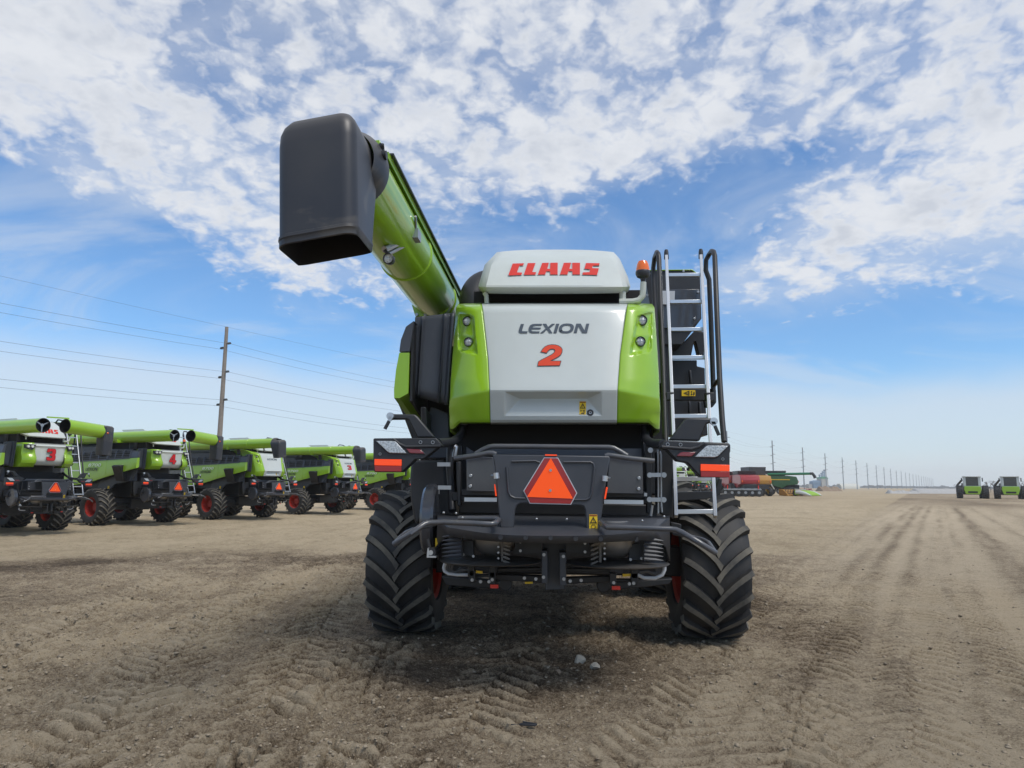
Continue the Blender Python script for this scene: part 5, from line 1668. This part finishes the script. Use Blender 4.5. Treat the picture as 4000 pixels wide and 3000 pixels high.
def old_combine(label, px, D, head, body, tank, rim_, tube=None, stripe=None, spout='black plastic', tall=1.0, ramp=None, tubelen=4.6):
    loc = on_ground(px, D)
    r = thing('combine_harvester', label, 'combine harvester', loc, head, 'far combine harvesters on the right')
    mb = MB()
    side = [(-2.7, 1.75), (-2.8, 2.3), (-2.55, 2.95), (-1.2, 3.1), (2.1, 3.1), (2.2, 1.7), (.7, 1.5), (-.4, 1.15), (-1.2, 1.6)]
    mb.prism([Vector((-1.35, y, z)) for y, z in side], (2.7, 0, 0)); mb.build('body', body, r, bevel=.06)
    mb = MB(); mb.prism([Vector((-1.3, y, z)) for y, z in ((-.9, 3.1), (2.0, 3.1), (2.2, 3.85 * tall), (-1.1, 3.85 * tall))], (2.6, 0, 0)); mb.build('grain_tank', tank, r, bevel=.04)
    mb = MB(); mb.box2((-.85, 2.25, 1.8), (.85, 3.8, 3.4)); mb.build('cab', 'glass dark', r, bevel=.08)
    mb = MB(); mb.box2((-.95, 2.15, 3.4), (.95, 3.95, 3.6)); mb.build('cab_roof', body, r, bevel=.05)
    mb = MB(); mb.box2((-.9, -2.9, 1.0), (.9, 2.4, 1.7)); mb.build('chassis', 'black metal', r, bevel=.04)
    if stripe:
        mb = MB(); mb.box2((-1.375, -1.6, 2.42), (-1.35, 2.0, 2.56)); mb.build('stripe', stripe, r)
    for s in (-1, 1):
        wheel_part(r, Vector((s * 1.55, 1.5, .93)), .95, .75, .45, rim_, s, 20)
        wheel_part(r, Vector((s * 1.35, -1.9, .64)), .66, .5, .32, rim_, s, 16)
        mb = MB(); mb.box((s * 1.15, -2.84, 2.15), (.16, .06, .3)); mb.build('tail_light', 'amber lens', r)
    if tube:
        mb = MB(); e = Vector((-1.25, 1.6, 3.3)); f = Vector((-1.30, 1.6 - tubelen - 1.6, 3.42)); mb.tube([e, f], .19, 16); t = mb.build('unloading_auger', tube, r)
        mb = MB(); d = (f - e).normalized(); mb.tube([f - d * .1, f + d * .25, f + d * .5 + Vector((0, 0, -.35)), f + d * .62 + Vector((0, 0, -.7))], [.21, .23, .22, .24], 14); mb.build('spout', spout, t)
    if ramp:
        mb = MB(); mb.tube([Vector((-1.75, 1.9, 3.3)), Vector((-1.8, 1.7, 3.2)), Vector((-1.85, 1.2, 1.9)), Vector((-1.95, .7, 1.0))], 0, sect=[(-.2, -.06), (.2, -.06), (.2, .06), (-.2, .06)]); mb.build('elevator_leg', ramp, r)
    return r


old_combine('dark red combine harvester nearest the right light bar, behind large black tyres', 2912, 104, R(0), 'farm red', 'black plastic', 'cab grey', tall=.95)
old_combine('dark red combine harvester half hidden behind the reflector plate of the right light bar', 2862, 110, R(3), 'farm red', 'black plastic', 'cab grey', tall=.95)
old_combine('red combine harvester with a dark red auger standing beyond the mustard one', 3005, 135, R(70), 'farm red', 'black plastic', 'cab grey', tube='farm red', tubelen=1.2)
old_combine('mustard yellow combine harvester with a tall dark grain tank', 2950, 107, R(8), 'holland yellow', 'slate plastic', 'deere yellow', tall=1.12)
old_combine('dark green combine harvester with a yellow stripe and long green auger', 3044, 111, R(72), 'deere green', 'black plastic', 'deere yellow', tube='auger green', stripe='deere yellow', ramp='shed cream')
# black-spouted augers are part of the lime machines behind; a red planter stands between them
r = thing('seed_drill', 'low machine with a row of black disc tyres beside the dark red combine', 'seed drill', on_ground(2895, 100), R(80))
mb = MB(); mb.box2((-1.2, -2.6, .9), (-1.0, 2.4, 1.05)); mb.box2((-.2, -2.6, 1.0), (0, 2.4, 1.15)); mb.box2((-1.6, -.2, .95), (.9, 0, 1.1)); mb.build('frame', 'cab grey', r)
for k in range(6):
    y_ = -2.3 + .9 * k
    mb = MB(); mb.lathe([(0, -.14), (.3, -.14), (.5, -.12), (.56, -.06), (.56, .06), (.5, .12), (.3, .14), (0, .14)], Vector((-.9, y_, .56)), (1, .15, 0), 24); w = mb.build('wheel', 'rubber', r)
    mb = MB(); mb.cyl(Vector((-1.06, y_, .56)), (-1, 0, 0), .2, .04, 16); mb.build('hub', 'cab grey', w)
for y_ in (-2.2, 1.9):
    mb = MB(); mb.box((-1.25, y_, 1.3), (.05, .12, .5)); mb.build('marker_light', 'reflector bright red', r)


def header(label, px, D, head, L_, m1, m2, m3):
    r = thing('harvest_header', label, 'harvester header', on_ground(px, D), head, 'headers laid on the ground at the right')
    mb = MB(); mb.prism([Vector((-L_ / 2, y, z)) for y, z in ((-.5, .1), (.9, .05), (.9, .15), (.0, .25), (-.3, 1.0), (-.5, 1.0))], (L_, 0, 0)); mb.build('trough', m1, r)
    for s in (-1, 1):
        mb = MB(); mb.prism([Vector((s * L_ / 2, y, z)) for y, z in ((-.6, .1), (1.5, .08), (1.2, .45), (.6, .85), (0, 1.05), (-.6, 1.05))], (s * .12, 0, 0)); mb.build('end_shield', m2, r, bevel=.03)
    mb = MB()
    for k in range(6):
        a = k * math.pi / 3; mb.tube([(-L_ / 2 + .1, .55 + .45 * math.cos(a), .75 + .45 * math.sin(a)), (L_ / 2 - .1, .55 + .45 * math.cos(a), .75 + .45 * math.sin(a))], .03, 6)
    for x_ in np.linspace(-L_ / 2 + .2, L_ / 2 - .2, 5):
        for k in range(3):
            a = k * math.pi / 3; mb.bar((x_, .55 - .45 * math.cos(a), .75 - .45 * math.sin(a)), (x_, .55 + .45 * math.cos(a), .75 + .45 * math.sin(a)), .04, .03)
    mb.build('reel', m3, r)


header('orange header on the ground in front of the green combine', 3078, 108, R(200), 2.2, 'holland yellow', 'holland yellow', 'black metal')
header('red header with an open reel, lying behind the lime and white one', 3118, 114, R(190), 4.0, 'dull red', 'dull red', 'dull red')


def row_header(label, px, D, head, n):
    r = thing('row_crop_header', label, 'harvester header', on_ground(px, D), head, 'headers laid on the ground at the right')
    L_ = n * .76
    mb = MB(); mb.prism([Vector((-L_ / 2, y, z)) for y, z in ((-1.0, .25), (-.4, .2), (-.3, .5), (-.6, .85), (-1.0, .9))], (L_, 0, 0)); mb.build('trough', 'lime paint', r, bevel=.05)
    for k in range(n + 1):
        x_ = -L_ / 2 + .76 * k
        mb = MB(); mb.tube([(x_, -.8, .62), (x_, -.2, .6), (x_, .5, .45), (x_, 1.1, .25), (x_, 1.5, .10)], [.26, .30, .25, .15, .02], 12); mb.build('snout', 'lime paint' if k not in (0, n) else 'white paint', r)
        if k < n:
            mb = MB(); mb.box2((x_ + .3, -.4, .2), (x_ + .46, .6, .35)); mb.build('row_unit', 'black metal', r)
    for s in (-1, 1):
        mb = MB(); mb.lathe([(0, -.12), (.36, -.12), (.40, 0), (.36, .12), (0, .12)], (s * L_ * .3, -1.25, .45), (1, 0, 0), 20); mb.build('transport_wheel', 'rubber', r)
    mb = MB(); mb.tube([(-L_ / 2, -.9, 1.0), (L_ / 2, -.9, 1.05)], .05, 6); mb.build('back_tube', 'white paint', r)


row_header('lime header with pale pointed end snouts, rightmost on the ground', 3150, 107, R(232), 6)


def forager(label, px, D):
    loc = on_ground(px, D)
    d = Vector((-loc.x, -loc.y, 0)); head = math.atan2(d.y, d.x) - math.pi / 2 + R(4)   # its front looks at the yard
    r = thing('forage_harvester', label, 'forage harvester', loc, head, 'forage harvesters on the far right')
    for s in (-1, 1):
        wheel_part(r, Vector((s * 1.48, 0, .88)), .90, .72, .45, 'white paint', s)
        wheel_part(r, Vector((s * 1.25, -3.0, .62)), .64, .5, .32, 'white paint', s, 16)
    mb = MB(); mb.box2((-1.0, -4.2, .9), (1.0, .2, 2.1)); mb.box2((-1.1, -.3, .55), (1.1, .3, .9)); mb.build('body', 'black metal', r, bevel=.05)
    mb = MB(); mb.prism([Vector((x_, .72, z)) for x_, z in ((-.92, 1.66), (.92, 1.66), (1.0, 1.25), (.80, .60), (-.80, .60), (-1.0, 1.25))], (0, -.4, 0)); g = mb.build('front_cover', 'lime paint', r, bevel=.05)
    mb = MB(); mb.box2((-.55, .70, .78), (.55, .76, 1.0)); mb.build('intake', 'dark void', g)
    mb = MB(); mb.box2((-1.0, -1.2, 1.62), (1.0, .5, 1.74)); mb.build('platform', 'cab grey', r)
    mb = MB(); mb.box2((-.92, -1.1, 1.74), (.92, .42, 2.88)); mb.build('cab', 'glass dark', r, bevel=.05)
    for s in (-1, 1):
        mb = MB(); mb.box2((s * .70, -.6, 1.72), (s * 1.0, .47, 2.9)); mb.build('cab_post', 'white paint', r, bevel=.03)
        mb = MB(); mb.box2((s * 1.13, .45, 2.3), (s * 1.25, .55, 2.78)); mb.bar((s * .95, .45, 2.8), (s * 1.2, .5, 2.75), .03, .03); mb.build('mirror', 'black plastic', r)
    mb = MB(); mb.box2((-.35, -.2, 1.8), (.1, .3, 2.3)); mb.box2((-.5, -.5, 1.76), (.5, -.3, 2.2)); mb.build('seat', 'black plastic', r)
    mb = MB(); mb.box2((-1.05, -1.2, 2.9), (1.05, .62, 3.02)); mb.build('cab_roof', 'white paint', r, bevel=.05)
    mb = MB(); mb.tube([(.5, -1.8, 2.1), (.5, -2.6, 2.7), (.9, -4.2, 2.5), (1.4, -5.4, 1.8)], .14, 10); mb.build('discharge_spout', 'black metal', r)


forager('left one of two white-cabbed green forage harvesters facing the camera', 3797, 96)
forager('right one of two white-cabbed green forage harvesters, at the picture edge', 3946, 94)

# ------------------------------------------------------------------ far buildings, heaps
p = on_ground(3214, 620)
r = thing('grain_elevator', 'far grain elevator with a pale silo, green roof and grey leg towers', 'grain elevator', p, R(20))
mb = MB(); mb.box2((-3.4, -3, 0), (3.4, 3, 8.4)); mb.build('silo_block', 'concrete', r)
mb = MB(); mb.prism([(-3.6, -3.2, 8.4), (3.6, -3.2, 8.4), (3.0, -3.2, 9.4), (1.0, -3.2, 10.2), (-2.8, -3.2, 9.6)], (0, 6.4, 0)); mb.build('roof', 'elevator green', r)
for x_, h_ in ((-2.8, 12.0), (-.8, 13.5), (.8, 14.8), (2.4, 16.4)):
    mb = MB(); mb.box2((x_ - .35, -.35, 8.4), (x_ + .35, .35, h_)); mb.box2((x_ - .6, -.6, h_ - 1), (x_ + .6, .6, h_ - .2)); mb.build('leg_tower', 'elevator blue', r)
mb = MB(); mb.box2((-11.5, -2, 0), (-3.4, 3, 4.6)); mb.prism([(-11.5, -2.2, 4.6), (-3.4, -2.2, 4.6), (-3.4, -2.2, 6.2), (-7, -2.2, 7.0), (-11.5, -2.2, 6.0)], (0, 5, 0))
for k in range(6): mb.box2((-11.2 + 1.3 * k, -2.3, 0), (-10.9 + 1.3 * k, -2.1, 6))
mb.build('annex', 'elevator blue', r)
mb = MB(); mb.box2((-15.2, -1, 0), (-11.6, 3, 3.6)); mb.build('annex_shed', 'concrete', r)
p = on_ground(3311, 560)
r = thing('storage_shed', 'long low cream coloured shed on the horizon', 'shed', p, R(14))
mb = MB(); rows = []
for x_ in (-8, -7.6, 7.6, 8): rows.append([Vector((x_, 4 * math.cos(a), 4.1 * math.sin(a) * (1 if abs(x_) < 7.9 else .97))) for a in np.linspace(0, math.pi, 13)])
V = mb.grid(rows); mb._f(V[0]); mb._f(V[-1]); mb.build('cover', 'shed cream', r)
mb = MB(); mb.box2((-8.15, -1.5, 0), (-8.02, 1.5, 2.8)); mb.build('door', 'cab grey', r)


def heap(name, label, cat, px0, px1, D, h, depth, m, seed, sharp=1.0):
    a, b = on_ground(px0, D), on_ground(px1, D)
    rnd = np.random.default_rng(seed)
    nx, ny = 90, 14
    mb_ = MB(); rows = []
    for j in range(ny + 1):
        v = j / ny * 2 - 1
        row = []
        for i in range(nx + 1):
            u = i / nx
            e = min(1, u / .06, (1 - u) / .06)
            xx = np.array([u * (px1 - px0) / 18.0 + seed * 7]); yy = np.array([v * 2.0])
            n = 1 + .45 * float(fbm(xx, yy, 4)[0]) * sharp
            z = h * max(0, 1 - v * v) * e ** .6 * n
            p_ = a.lerp(b, u)
            p_ = p_ + Vector((0, v * depth / 2, z - .15))
            row.append(p_)
        rows.append(row)
    mb_.grid(rows)
    return tag(mb_.build(name, m, None, 60, org=a.lerp(b, .5)), label, cat)


heap('gravel_heap', 'long low heap of pale gravel left of the forage harvesters', 'heap', 3560, 3752, 172, 1.35, 6, 'heap white', 1, .4)
heap('rubble_heap', 'low broken heap of pale rubble beside the long gravel heap', 'heap', 3462, 3580, 165, .75, 4, 'heap white', 2, 2.0)
heap('dirt_heap', 'brown dirt heap below the far grain elevator', 'heap', 3196, 3276, 230, 1.5, 8, 'heap brown', 3, 1.4)

# tree line and scrub far away
mb = MB(); rnd = random.Random(3)
for k in range(420):
    px = rnd.uniform(2840, 4300); D = rnd.uniform(1100, 1450)
    p = on_ground(px, D); w = rnd.uniform(4, 13); h_ = rnd.uniform(2.0, 4.2) * (1.6 if rnd.random() < .08 else 1)
    n = 7
    ring = [Vector((p.x + w * math.cos(2 * math.pi * i / n), p.y + w * math.sin(2 * math.pi * i / n), p.z - .5)) for i in range(n)]
    top = [Vector((p.x + .6 * w * rnd.uniform(.7, 1) * math.cos(2 * math.pi * i / n), p.y + .6 * w * math.sin(2 * math.pi * i / n), p.z + h_ * rnd.uniform(.6, 1))) for i in range(n)]
    V = mb.grid([ring, top], True); mb._f(V[1])
o = mb.build('distant_tree_line', 'scrub', None, weld=False); struct(o, 'stuff')
o['label'] = 'thin dark line of far scrub and trees along the horizon'; o['category'] = 'tree line'


def bare_tree(px, D, H, label, seed):
    rnd = random.Random(seed); loc = on_ground(px, D)
    r = thing('bare_tree', label, 'tree', loc, 0, 'leafless trees behind the forage harvesters')
    tr, cr = MB(), MB()

    def grow(p, d, L_, rad, lev):
        q = p + d * L_
        m_ = p.lerp(q, .5) + Vector((rnd.uniform(-1, 1), rnd.uniform(-1, 1), 0)) * L_ * .08
        (tr if lev < 2 else cr).tube([p, m_, q], [rad, rad * .8, rad * .6], 5 if lev < 2 else 3, cap=False)
        if lev >= 5: return
        for k in range(3 if lev < 4 else 4):
            nd = (d + Vector((rnd.uniform(-1, 1), rnd.uniform(-1, 1), rnd.uniform(-.3, .6))) * .75).normalized()
            grow(p.lerp(q, rnd.uniform(.55, 1)), nd, L_ * rnd.uniform(.55, .8), rad * .6, lev + 1)
    grow(Vector((0, 0, -.1)), Vector((rnd.uniform(-.15, .15), 0, 1)).normalized(), H * .34, H * .022, 0)
    tr.build('trunk', 'bark', r, weld=False); cr.build('crown', 'twig', r, weld=False)


for k, (px, D, H, lab) in enumerate([(3858, 190, 4.6, 'leafless tree directly right of the left forage harvester'), (3885, 205, 4.2, 'leafless tree between the two forage harvesters, the right one'), (3868, 230, 3.4, 'smaller leafless tree in the middle of the gap between the forage harvesters'),
                                    (3992, 190, 4.8, 'leafless tree at the right picture edge'), (4030, 200, 5.0, 'leafless tree just beyond the right picture edge'), (3738, 480, 5.5, 'tiny lone tree left of the left forage harvester')]):
    bare_tree(px, D, H, lab, 20 + k)

# ------------------------------------------------------------------ power line
P0 = dep(846, 1890, 71.6); P3 = dep(2846, 1900, 206)
pos = [P0.lerp(P3, t) for t in (0, 1 / 3, 2 / 3, 1)]
pos = [Vector((p.x, p.y, 0)) for p in pos]
_c = lambda xc, zc: Vector((xc * _r0.x - math.sin(PSI) * zc, xc * _r0.y + math.cos(PSI) * zc, 0))
for k in range(1, 24): pos.append(_c(63 + 28.9 * k, 206 + 44.8 * k))
pos.insert(0, _c(-57, 24))
HP = 16.0 + 1.45
ORD = 'first second third fourth fifth sixth seventh eighth ninth tenth eleventh twelfth thirteenth fourteenth fifteenth sixteenth seventeenth eighteenth nineteenth twentieth twenty-first twenty-second twenty-third twenty-fourth'.split()
ARMZ = [(14.2, 1), (13.82, -1), (11.25, 1), (10.75, -1), (8.35, 1), (7.9, -1)]
attach = []
for i, p in enumerate(pos):
    g = gz(p.x, p.y)
    nxt = pos[min(i + 1, len(pos) - 1)]; prv = pos[max(i - 1, 0)]
    d = (nxt - prv).normalized(); n = Vector((d.y, -d.x, 0))
    jit = random.Random(i).uniform(-.3, .3) if i > 4 else 0
    pts = [Vector((p.x, p.y, HP + jit))]
    for z, s in ARMZ: pts.append(Vector((p.x, p.y, z + 1.45 + jit - .08)) + n * s * .85)
    attach.append(pts)
    if i == 0: continue
    if i in (2, 3): lab = None
    lab = 'tall grey wooden power pole rising behind the parked harvesters on the left' if i == 1 else '%s pole of the receding line, counted from the ladder rightwards' % ORD[i - 4] if i >= 4 else '%s power pole hidden behind the big machine' % ('nearer' if i == 2 else 'farther')
    r = thing('power_pole', lab, 'power pole', (p.x, p.y, g), math.atan2(n.y, n.x), 'poles of the power line')
    near_ = i <= 3
    mb = MB(); mb.tube([(0, 0, -.3), (0, 0, (HP - g) * .5), (0, 0, HP + jit - g)], [.29, .235, .17] if near_ else [.27, .22, .19], 14 if near_ else 8); mb.build('shaft', 'pole wood' if near_ else 'hazed pole', r, weld=False)
    for z, s in ARMZ:
        mb = MB(); zz = z + 1.45 + jit - g
        if near_:
            mb.tube([(s * .15, 0, zz + .04), (s * .4, 0, zz + .02), (s * .62, 0, zz)], [.05, .07, .06], 8)
            for q in range(4): mb.cyl((s * (.40 + .1 * q), 0, zz + .01), (s, 0, 0), .12, .03, 10)
            mb.tube([(s * .62, 0, zz), (s * .88, 0, zz - .06)], .035, 6)
        else: mb.tube([(s * .1, 0, zz), (s * .85, 0, zz - .05)], .07, 5)
        mb.build('insulator_arm', 'insulator', r, weld=False)
WL = ['topmost wire of the power line', 'upper wire of the highest pair, on the far side', 'lower wire of the highest pair, on the near side', 'upper wire of the middle pair', 'lower wire of the middle pair', 'upper wire of the lowest pair', 'lower wire of the lowest pair']
for w in range(7):
    path = []; rad = []
    for a, b in zip(attach[:14], attach[1:15]):
        A_, B_ = a[w], b[w]
        for k in range(12):
            t = k / 12
            q = A_.lerp(B_, t); q.z -= (.15 if w == 0 else .62) * 4 * t * (1 - t) * (1 if a is attach[0] else 1.6)
            path.append(q); rad.append(.009 if w == 0 else .012)
    path.append(attach[14][w]); rad.append(.02)
    mb = MB(); mb.tube(path, rad, 5)
    tag(mb.build('power_line_wire', 'wire', None, 80, weld=False), WL[w], 'wire', 'wires strung between the power poles')

# ------------------------------------------------------------------ air
mb = MB(); mb.box2((-1500, -40, -1.6), (1500, 1750, 40))
hz = struct(mb.build('haze', 'wire'), 'stuff')
hm = bpy.data.materials.new('air'); hm.use_nodes = True; hz.data.materials[0] = hm
hm.node_tree.nodes.remove(hm.node_tree.nodes['Principled BSDF'])
pv = hm.node_tree.nodes.new('ShaderNodeVolumePrincipled'); pv.inputs['Color'].default_value = (.95, .98, 1.0, 1); pv.inputs['Density'].default_value = .00038; pv.inputs['Anisotropy'].default_value = .2
hm.node_tree.links.new(pv.outputs[0], hm.node_tree.nodes['Material Output'].inputs['Volume'])
hz['label'] = 'thin pale haze in the air over the yard and fields'; hz['category'] = 'haze'

# ------------------------------------------------------------------ sky, sun
SUN_AZ, SUN_EL = R(128), R(57)            # bearing from +Y clockwise
W = bpy.data.worlds.new('World'); SC.world = W; W.use_nodes = True
nt = W.node_tree; N, L = nt.nodes, nt.links
bg = N['Background']; bg.inputs['Strength'].default_value = 0.10


def S(v):
    return v


def math_(op, a, b=None, c=None, clamp=False):
    q = N.new('ShaderNodeMath'); q.operation = op; q.use_clamp = clamp
    for k, v in enumerate((a, b, c)):
        if v is None: continue
        if isinstance(v, (int, float)): q.inputs[k].default_value = v
        else: L.new(v, q.inputs[k])
    return q.outputs[0]


def mrange(x, a, b, c=0.0, d=1.0, sm=True):
    q = N.new('ShaderNodeMapRange'); q.interpolation_type = 'SMOOTHSTEP' if sm else 'LINEAR'
    for k, v in enumerate((x, a, b, c, d)):
        if isinstance(v, (int, float)): q.inputs[k].default_value = v
        else: L.new(v, q.inputs[k])
    return q.outputs[0]


def mixc(f, a, b):
    q = N.new('ShaderNodeMix'); q.data_type = 'RGBA'
    for k, v in ((0, f), (6, a), (7, b)):
        if isinstance(v, (int, float)): q.inputs[k].default_value = v
        elif isinstance(v, tuple): q.inputs[k].default_value = (*v, 1)
        else: L.new(v, q.inputs[k])
    return q.outputs[2]


sky = N.new('ShaderNodeTexSky'); sky.sky_type = 'NISHITA'; sky.sun_disc = False
sky.sun_elevation = SUN_EL; sky.sun_rotation = SUN_AZ; sky.altitude = 200; sky.air_density = 1.0; sky.dust_density = 0.4; sky.ozone_density = 2.0
tc = N.new('ShaderNodeTexCoord')
nv = N.new('ShaderNodeVectorMath'); nv.operation = 'NORMALIZE'; L.new(tc.outputs['Generated'], nv.inputs[0])
sep = N.new('ShaderNodeSeparateXYZ'); L.new(nv.outputs[0], sep.inputs[0])
dx, dy, dz = sep.outputs
zc = math_('MAXIMUM', dz, 0.0)
inv = math_('DIVIDE', 1.0, math_('ADD', zc, 0.28))
cx, cy = math_('MULTIPLY', dx, inv), math_('MULTIPLY', dy, inv)
cmb = N.new('ShaderNodeCombineXYZ'); L.new(cx, cmb.inputs[0]); L.new(cy, cmb.inputs[1])


def noise(vec, scale, detail, rough=.55, dist=0.0, off=(0, 0, 0), stretch=(1, 1, 1), rot=0.0):
    mp = N.new('ShaderNodeMapping'); mp.inputs['Location'].default_value = off; mp.inputs['Scale'].default_value = stretch; mp.inputs['Rotation'].default_value = (0, 0, rot)
    L.new(vec, mp.inputs[0])
    q = N.new('ShaderNodeTexNoise'); q.noise_dimensions = '2D'; q.inputs['Scale'].default_value = scale; q.inputs['Detail'].default_value = detail
    q.inputs['Roughness'].default_value = rough; q.inputs['Distortion'].default_value = dist
    L.new(mp.outputs[0], q.inputs['Vector']); return q.outputs['Fac']


az = math_('ARCTAN2', dx, dy)             # radians, 0 along +Y, positive to the right
el = math_('ARCSINE', dz)


def azel(px, py):
    d = ray(px, py).normalized(); return math.atan2(d.x, d.y), math.asin(d.z)


def blob(px, py, wx, wy, rot=0.0):
    """soft patch of cover round a direction of the sky (sizes in degrees)"""
    a, e = azel(px, py)
    u = math_('SUBTRACT', az, a); v = math_('SUBTRACT', el, e)
    c_, s_ = math.cos(R(rot)), math.sin(R(rot))
    p = math_('ADD', math_('MULTIPLY', u, c_ / R(wx)), math_('MULTIPLY', v, s_ / R(wx)))
    q = math_('ADD', math_('MULTIPLY', u, -s_ / R(wy)), math_('MULTIPLY', v, c_ / R(wy)))
    r2 = math_('ADD', math_('MULTIPLY', p, p), math_('MULTIPLY', q, q))
    return math_('POWER', 2.718, math_('MULTIPLY', r2, -1.0))


V0 = cmb.outputs[0]


def warped(scale, amt, off):
    mp = N.new('ShaderNodeMapping'); mp.inputs['Location'].default_value = off; L.new(V0, mp.inputs[0])
    q = N.new('ShaderNodeTexNoise'); q.noise_dimensions = '2D'; q.inputs['Scale'].default_value = scale; q.inputs['Detail'].default_value = 4; L.new(mp.outputs[0], q.inputs['Vector'])
    s1 = N.new('ShaderNodeVectorMath'); s1.operation = 'SUBTRACT'; L.new(q.outputs['Color'], s1.inputs[0]); s1.inputs[1].default_value = (.5, .5, .5)
    s2 = N.new('ShaderNodeVectorMath'); s2.operation = 'SCALE'; L.new(s1.outputs[0], s2.inputs[0]); s2.inputs['Scale'].default_value = amt
    s3 = N.new('ShaderNodeVectorMath'); s3.operation = 'ADD'; L.new(V0, s3.inputs[0]); L.new(s2.outputs[0], s3.inputs[1])
    return s3.outputs[0]


def puffs(vec, scale, smooth_=.6, rot=0.0, stretch=(1, 1, 1)):
    mp = N.new('ShaderNodeMapping'); mp.inputs['Rotation'].default_value = (0, 0, rot); mp.inputs['Scale'].default_value = stretch; L.new(vec, mp.inputs[0])
    q = N.new('ShaderNodeTexVoronoi'); q.voronoi_dimensions = '2D'; q.feature = 'SMOOTH_F1'; q.inputs['Scale'].default_value = scale; q.inputs['Smoothness'].default_value = smooth_
    L.new(mp.outputs[0], q.inputs['Vector'])
    return mrange(q.outputs['Distance'], .62, .05, 0, 1, False)


W1 = warped(9, .16, (0, 0, 0)); W2 = warped(22, .09, (4, 1, 0))
cell = puffs(W1, 13, .5, .5, (1, .75, 1)); cell2 = puffs(W2, 27, .5, .2)
fine = noise(W1, 26, 7, .6, .2, off=(7, 2, 0))
mid_ = noise(V0, 6, 5, .55, .3, off=(1.7, 4.2, 0))
large = noise(V0, 2.0, 3, .5, .3, off=(0.4, 8.1, 0))
# where the cloud field lies
cov = mrange(el, R(19.5), R(27), 0, .60)
for args, wgt in (((500, 620, 13, 6, -24), .50), ((150, 350, 9, 6, 0), .10), ((1000, 880, 9, 3.0, -14), .42), ((2350, 560, 13, 4, 6), .35), ((3400, 900, 12, 4.2, 22), .60), ((3750, 700, 9, 6, 20), .45), ((3100, 1010, 6, 2.0, 18), .30), ((1560, 1060, 4, 1.3, -8), .32), ((1300, 1080, 6, 1.6, -4), .30), ((2050, 760, 6, 3, 0), .12),
                  ((200, 870, 11, 2.6, -6), -.55), ((1900, 1000, 8, 3, 0), -.20), ((2600, 850, 8, 4.5, 20), -.42), ((450, 1080, 12, 4, 0), -.30), ((3000, 650, 7, 1.8, 14), -.36), ((2150, 380, 3.5, 1.5, -20), -.16), ((1100, 560, 4.5, 1.7, -30), -.12), ((3600, 560, 5, 1.5, 15), -.22)):
    cov = math_('ADD', cov, math_('MULTIPLY', blob(*args), wgt))
dens = math_('ADD', math_('MULTIPLY', cell, .55), math_('MULTIPLY', cell2, .30))
dens = math_('ADD', dens, math_('MULTIPLY', fine, .55))
dens = math_('ADD', dens, math_('MULTIPLY', mid_, .75))
dens = math_('ADD', dens, math_('MULTIPLY', large, .55))
dens = math_('ADD', dens, math_('MULTIPLY', cov, 1.0))
dens = math_('SUBTRACT', dens, mrange(el, R(15.5), R(10), 0, .55))
alpha = mrange(dens, 1.27, 2.25)
thin = math_('MULTIPLY', mrange(cov, .10, .75), math_('ADD', .03, math_('MULTIPLY', mid_, .55)))
alpha = math_('MAXIMUM', math_('MULTIPLY', alpha, .97), thin)
# thin veils low in the sky
veil_n = noise(V0, 1.6, 6, .6, .5, off=(5, 3, 0), stretch=(1, 1.9, 1), rot=.5)
veil = math_('MULTIPLY', mrange(veil_n, .40, .72), .42)
veil = math_('MULTIPLY', veil, mrange(el, R(32), R(16), .4, 1.0))
# white haze bands over the horizon
elw = math_('ADD', el, math_('MULTIPLY', math_('SUBTRACT', noise(V0, .8, 4, .5, .2, off=(2, 2, 0)), .5), R(7)))
haze = mrange(elw, R(10.6), R(6.2), 0, .68)
haze = math_('MAXIMUM', haze, mrange(el, R(9), R(0), 0, .86))
veil_all = math_('MAXIMUM', veil, haze)
skyc = N.new('ShaderNodeVectorMath'); skyc.operation = 'MULTIPLY'; L.new(sky.outputs[0], skyc.inputs[0]); skyc.inputs[1].default_value = (.94, 1.32, 1.62)
white = (7.0, 7.55, 8.2)
c1 = mixc(veil_all, skyc.outputs[0], white)
thick = mrange(dens, 1.80, 2.6)
grey = mrange(noise(V0, 7, 5, .55, off=(9, 1, 0)), .35, .66)
shade = math_('MULTIPLY', math_('MULTIPLY', thick, grey), .75)
cloudc = mixc(shade, (7.9, 8.15, 8.6), (5.4, 5.85, 6.7))
final = mixc(alpha, c1, cloudc)
L.new(final, bg.inputs['Color'])

sd = bpy.data.lights.new('sun', 'SUN'); sd.energy = 2.3; sd.angle = R(20); sd.color = (1, .95, .88)
so_ = bpy.data.objects.new('sun', sd); COL.objects.link(so_)
dirv = Vector((math.sin(SUN_AZ) * math.cos(SUN_EL), math.cos(SUN_AZ) * math.cos(SUN_EL), math.sin(SUN_EL)))
so_.rotation_euler = (-dirv).to_track_quat('-Z', 'Y').to_euler(); so_.location = (30, -10, 40)

SC.view_settings.view_transform = 'Standard'; SC.view_settings.look = 'None'
SC.view_settings.exposure = 0; SC.view_settings.gamma = 1
SC.render.film_transparent = False
SC.cycles.volume_bounces = 2
# originals of the low hood parts belong to the copies only
for o in LOW: bpy.data.objects.remove(o, do_unlink=True)
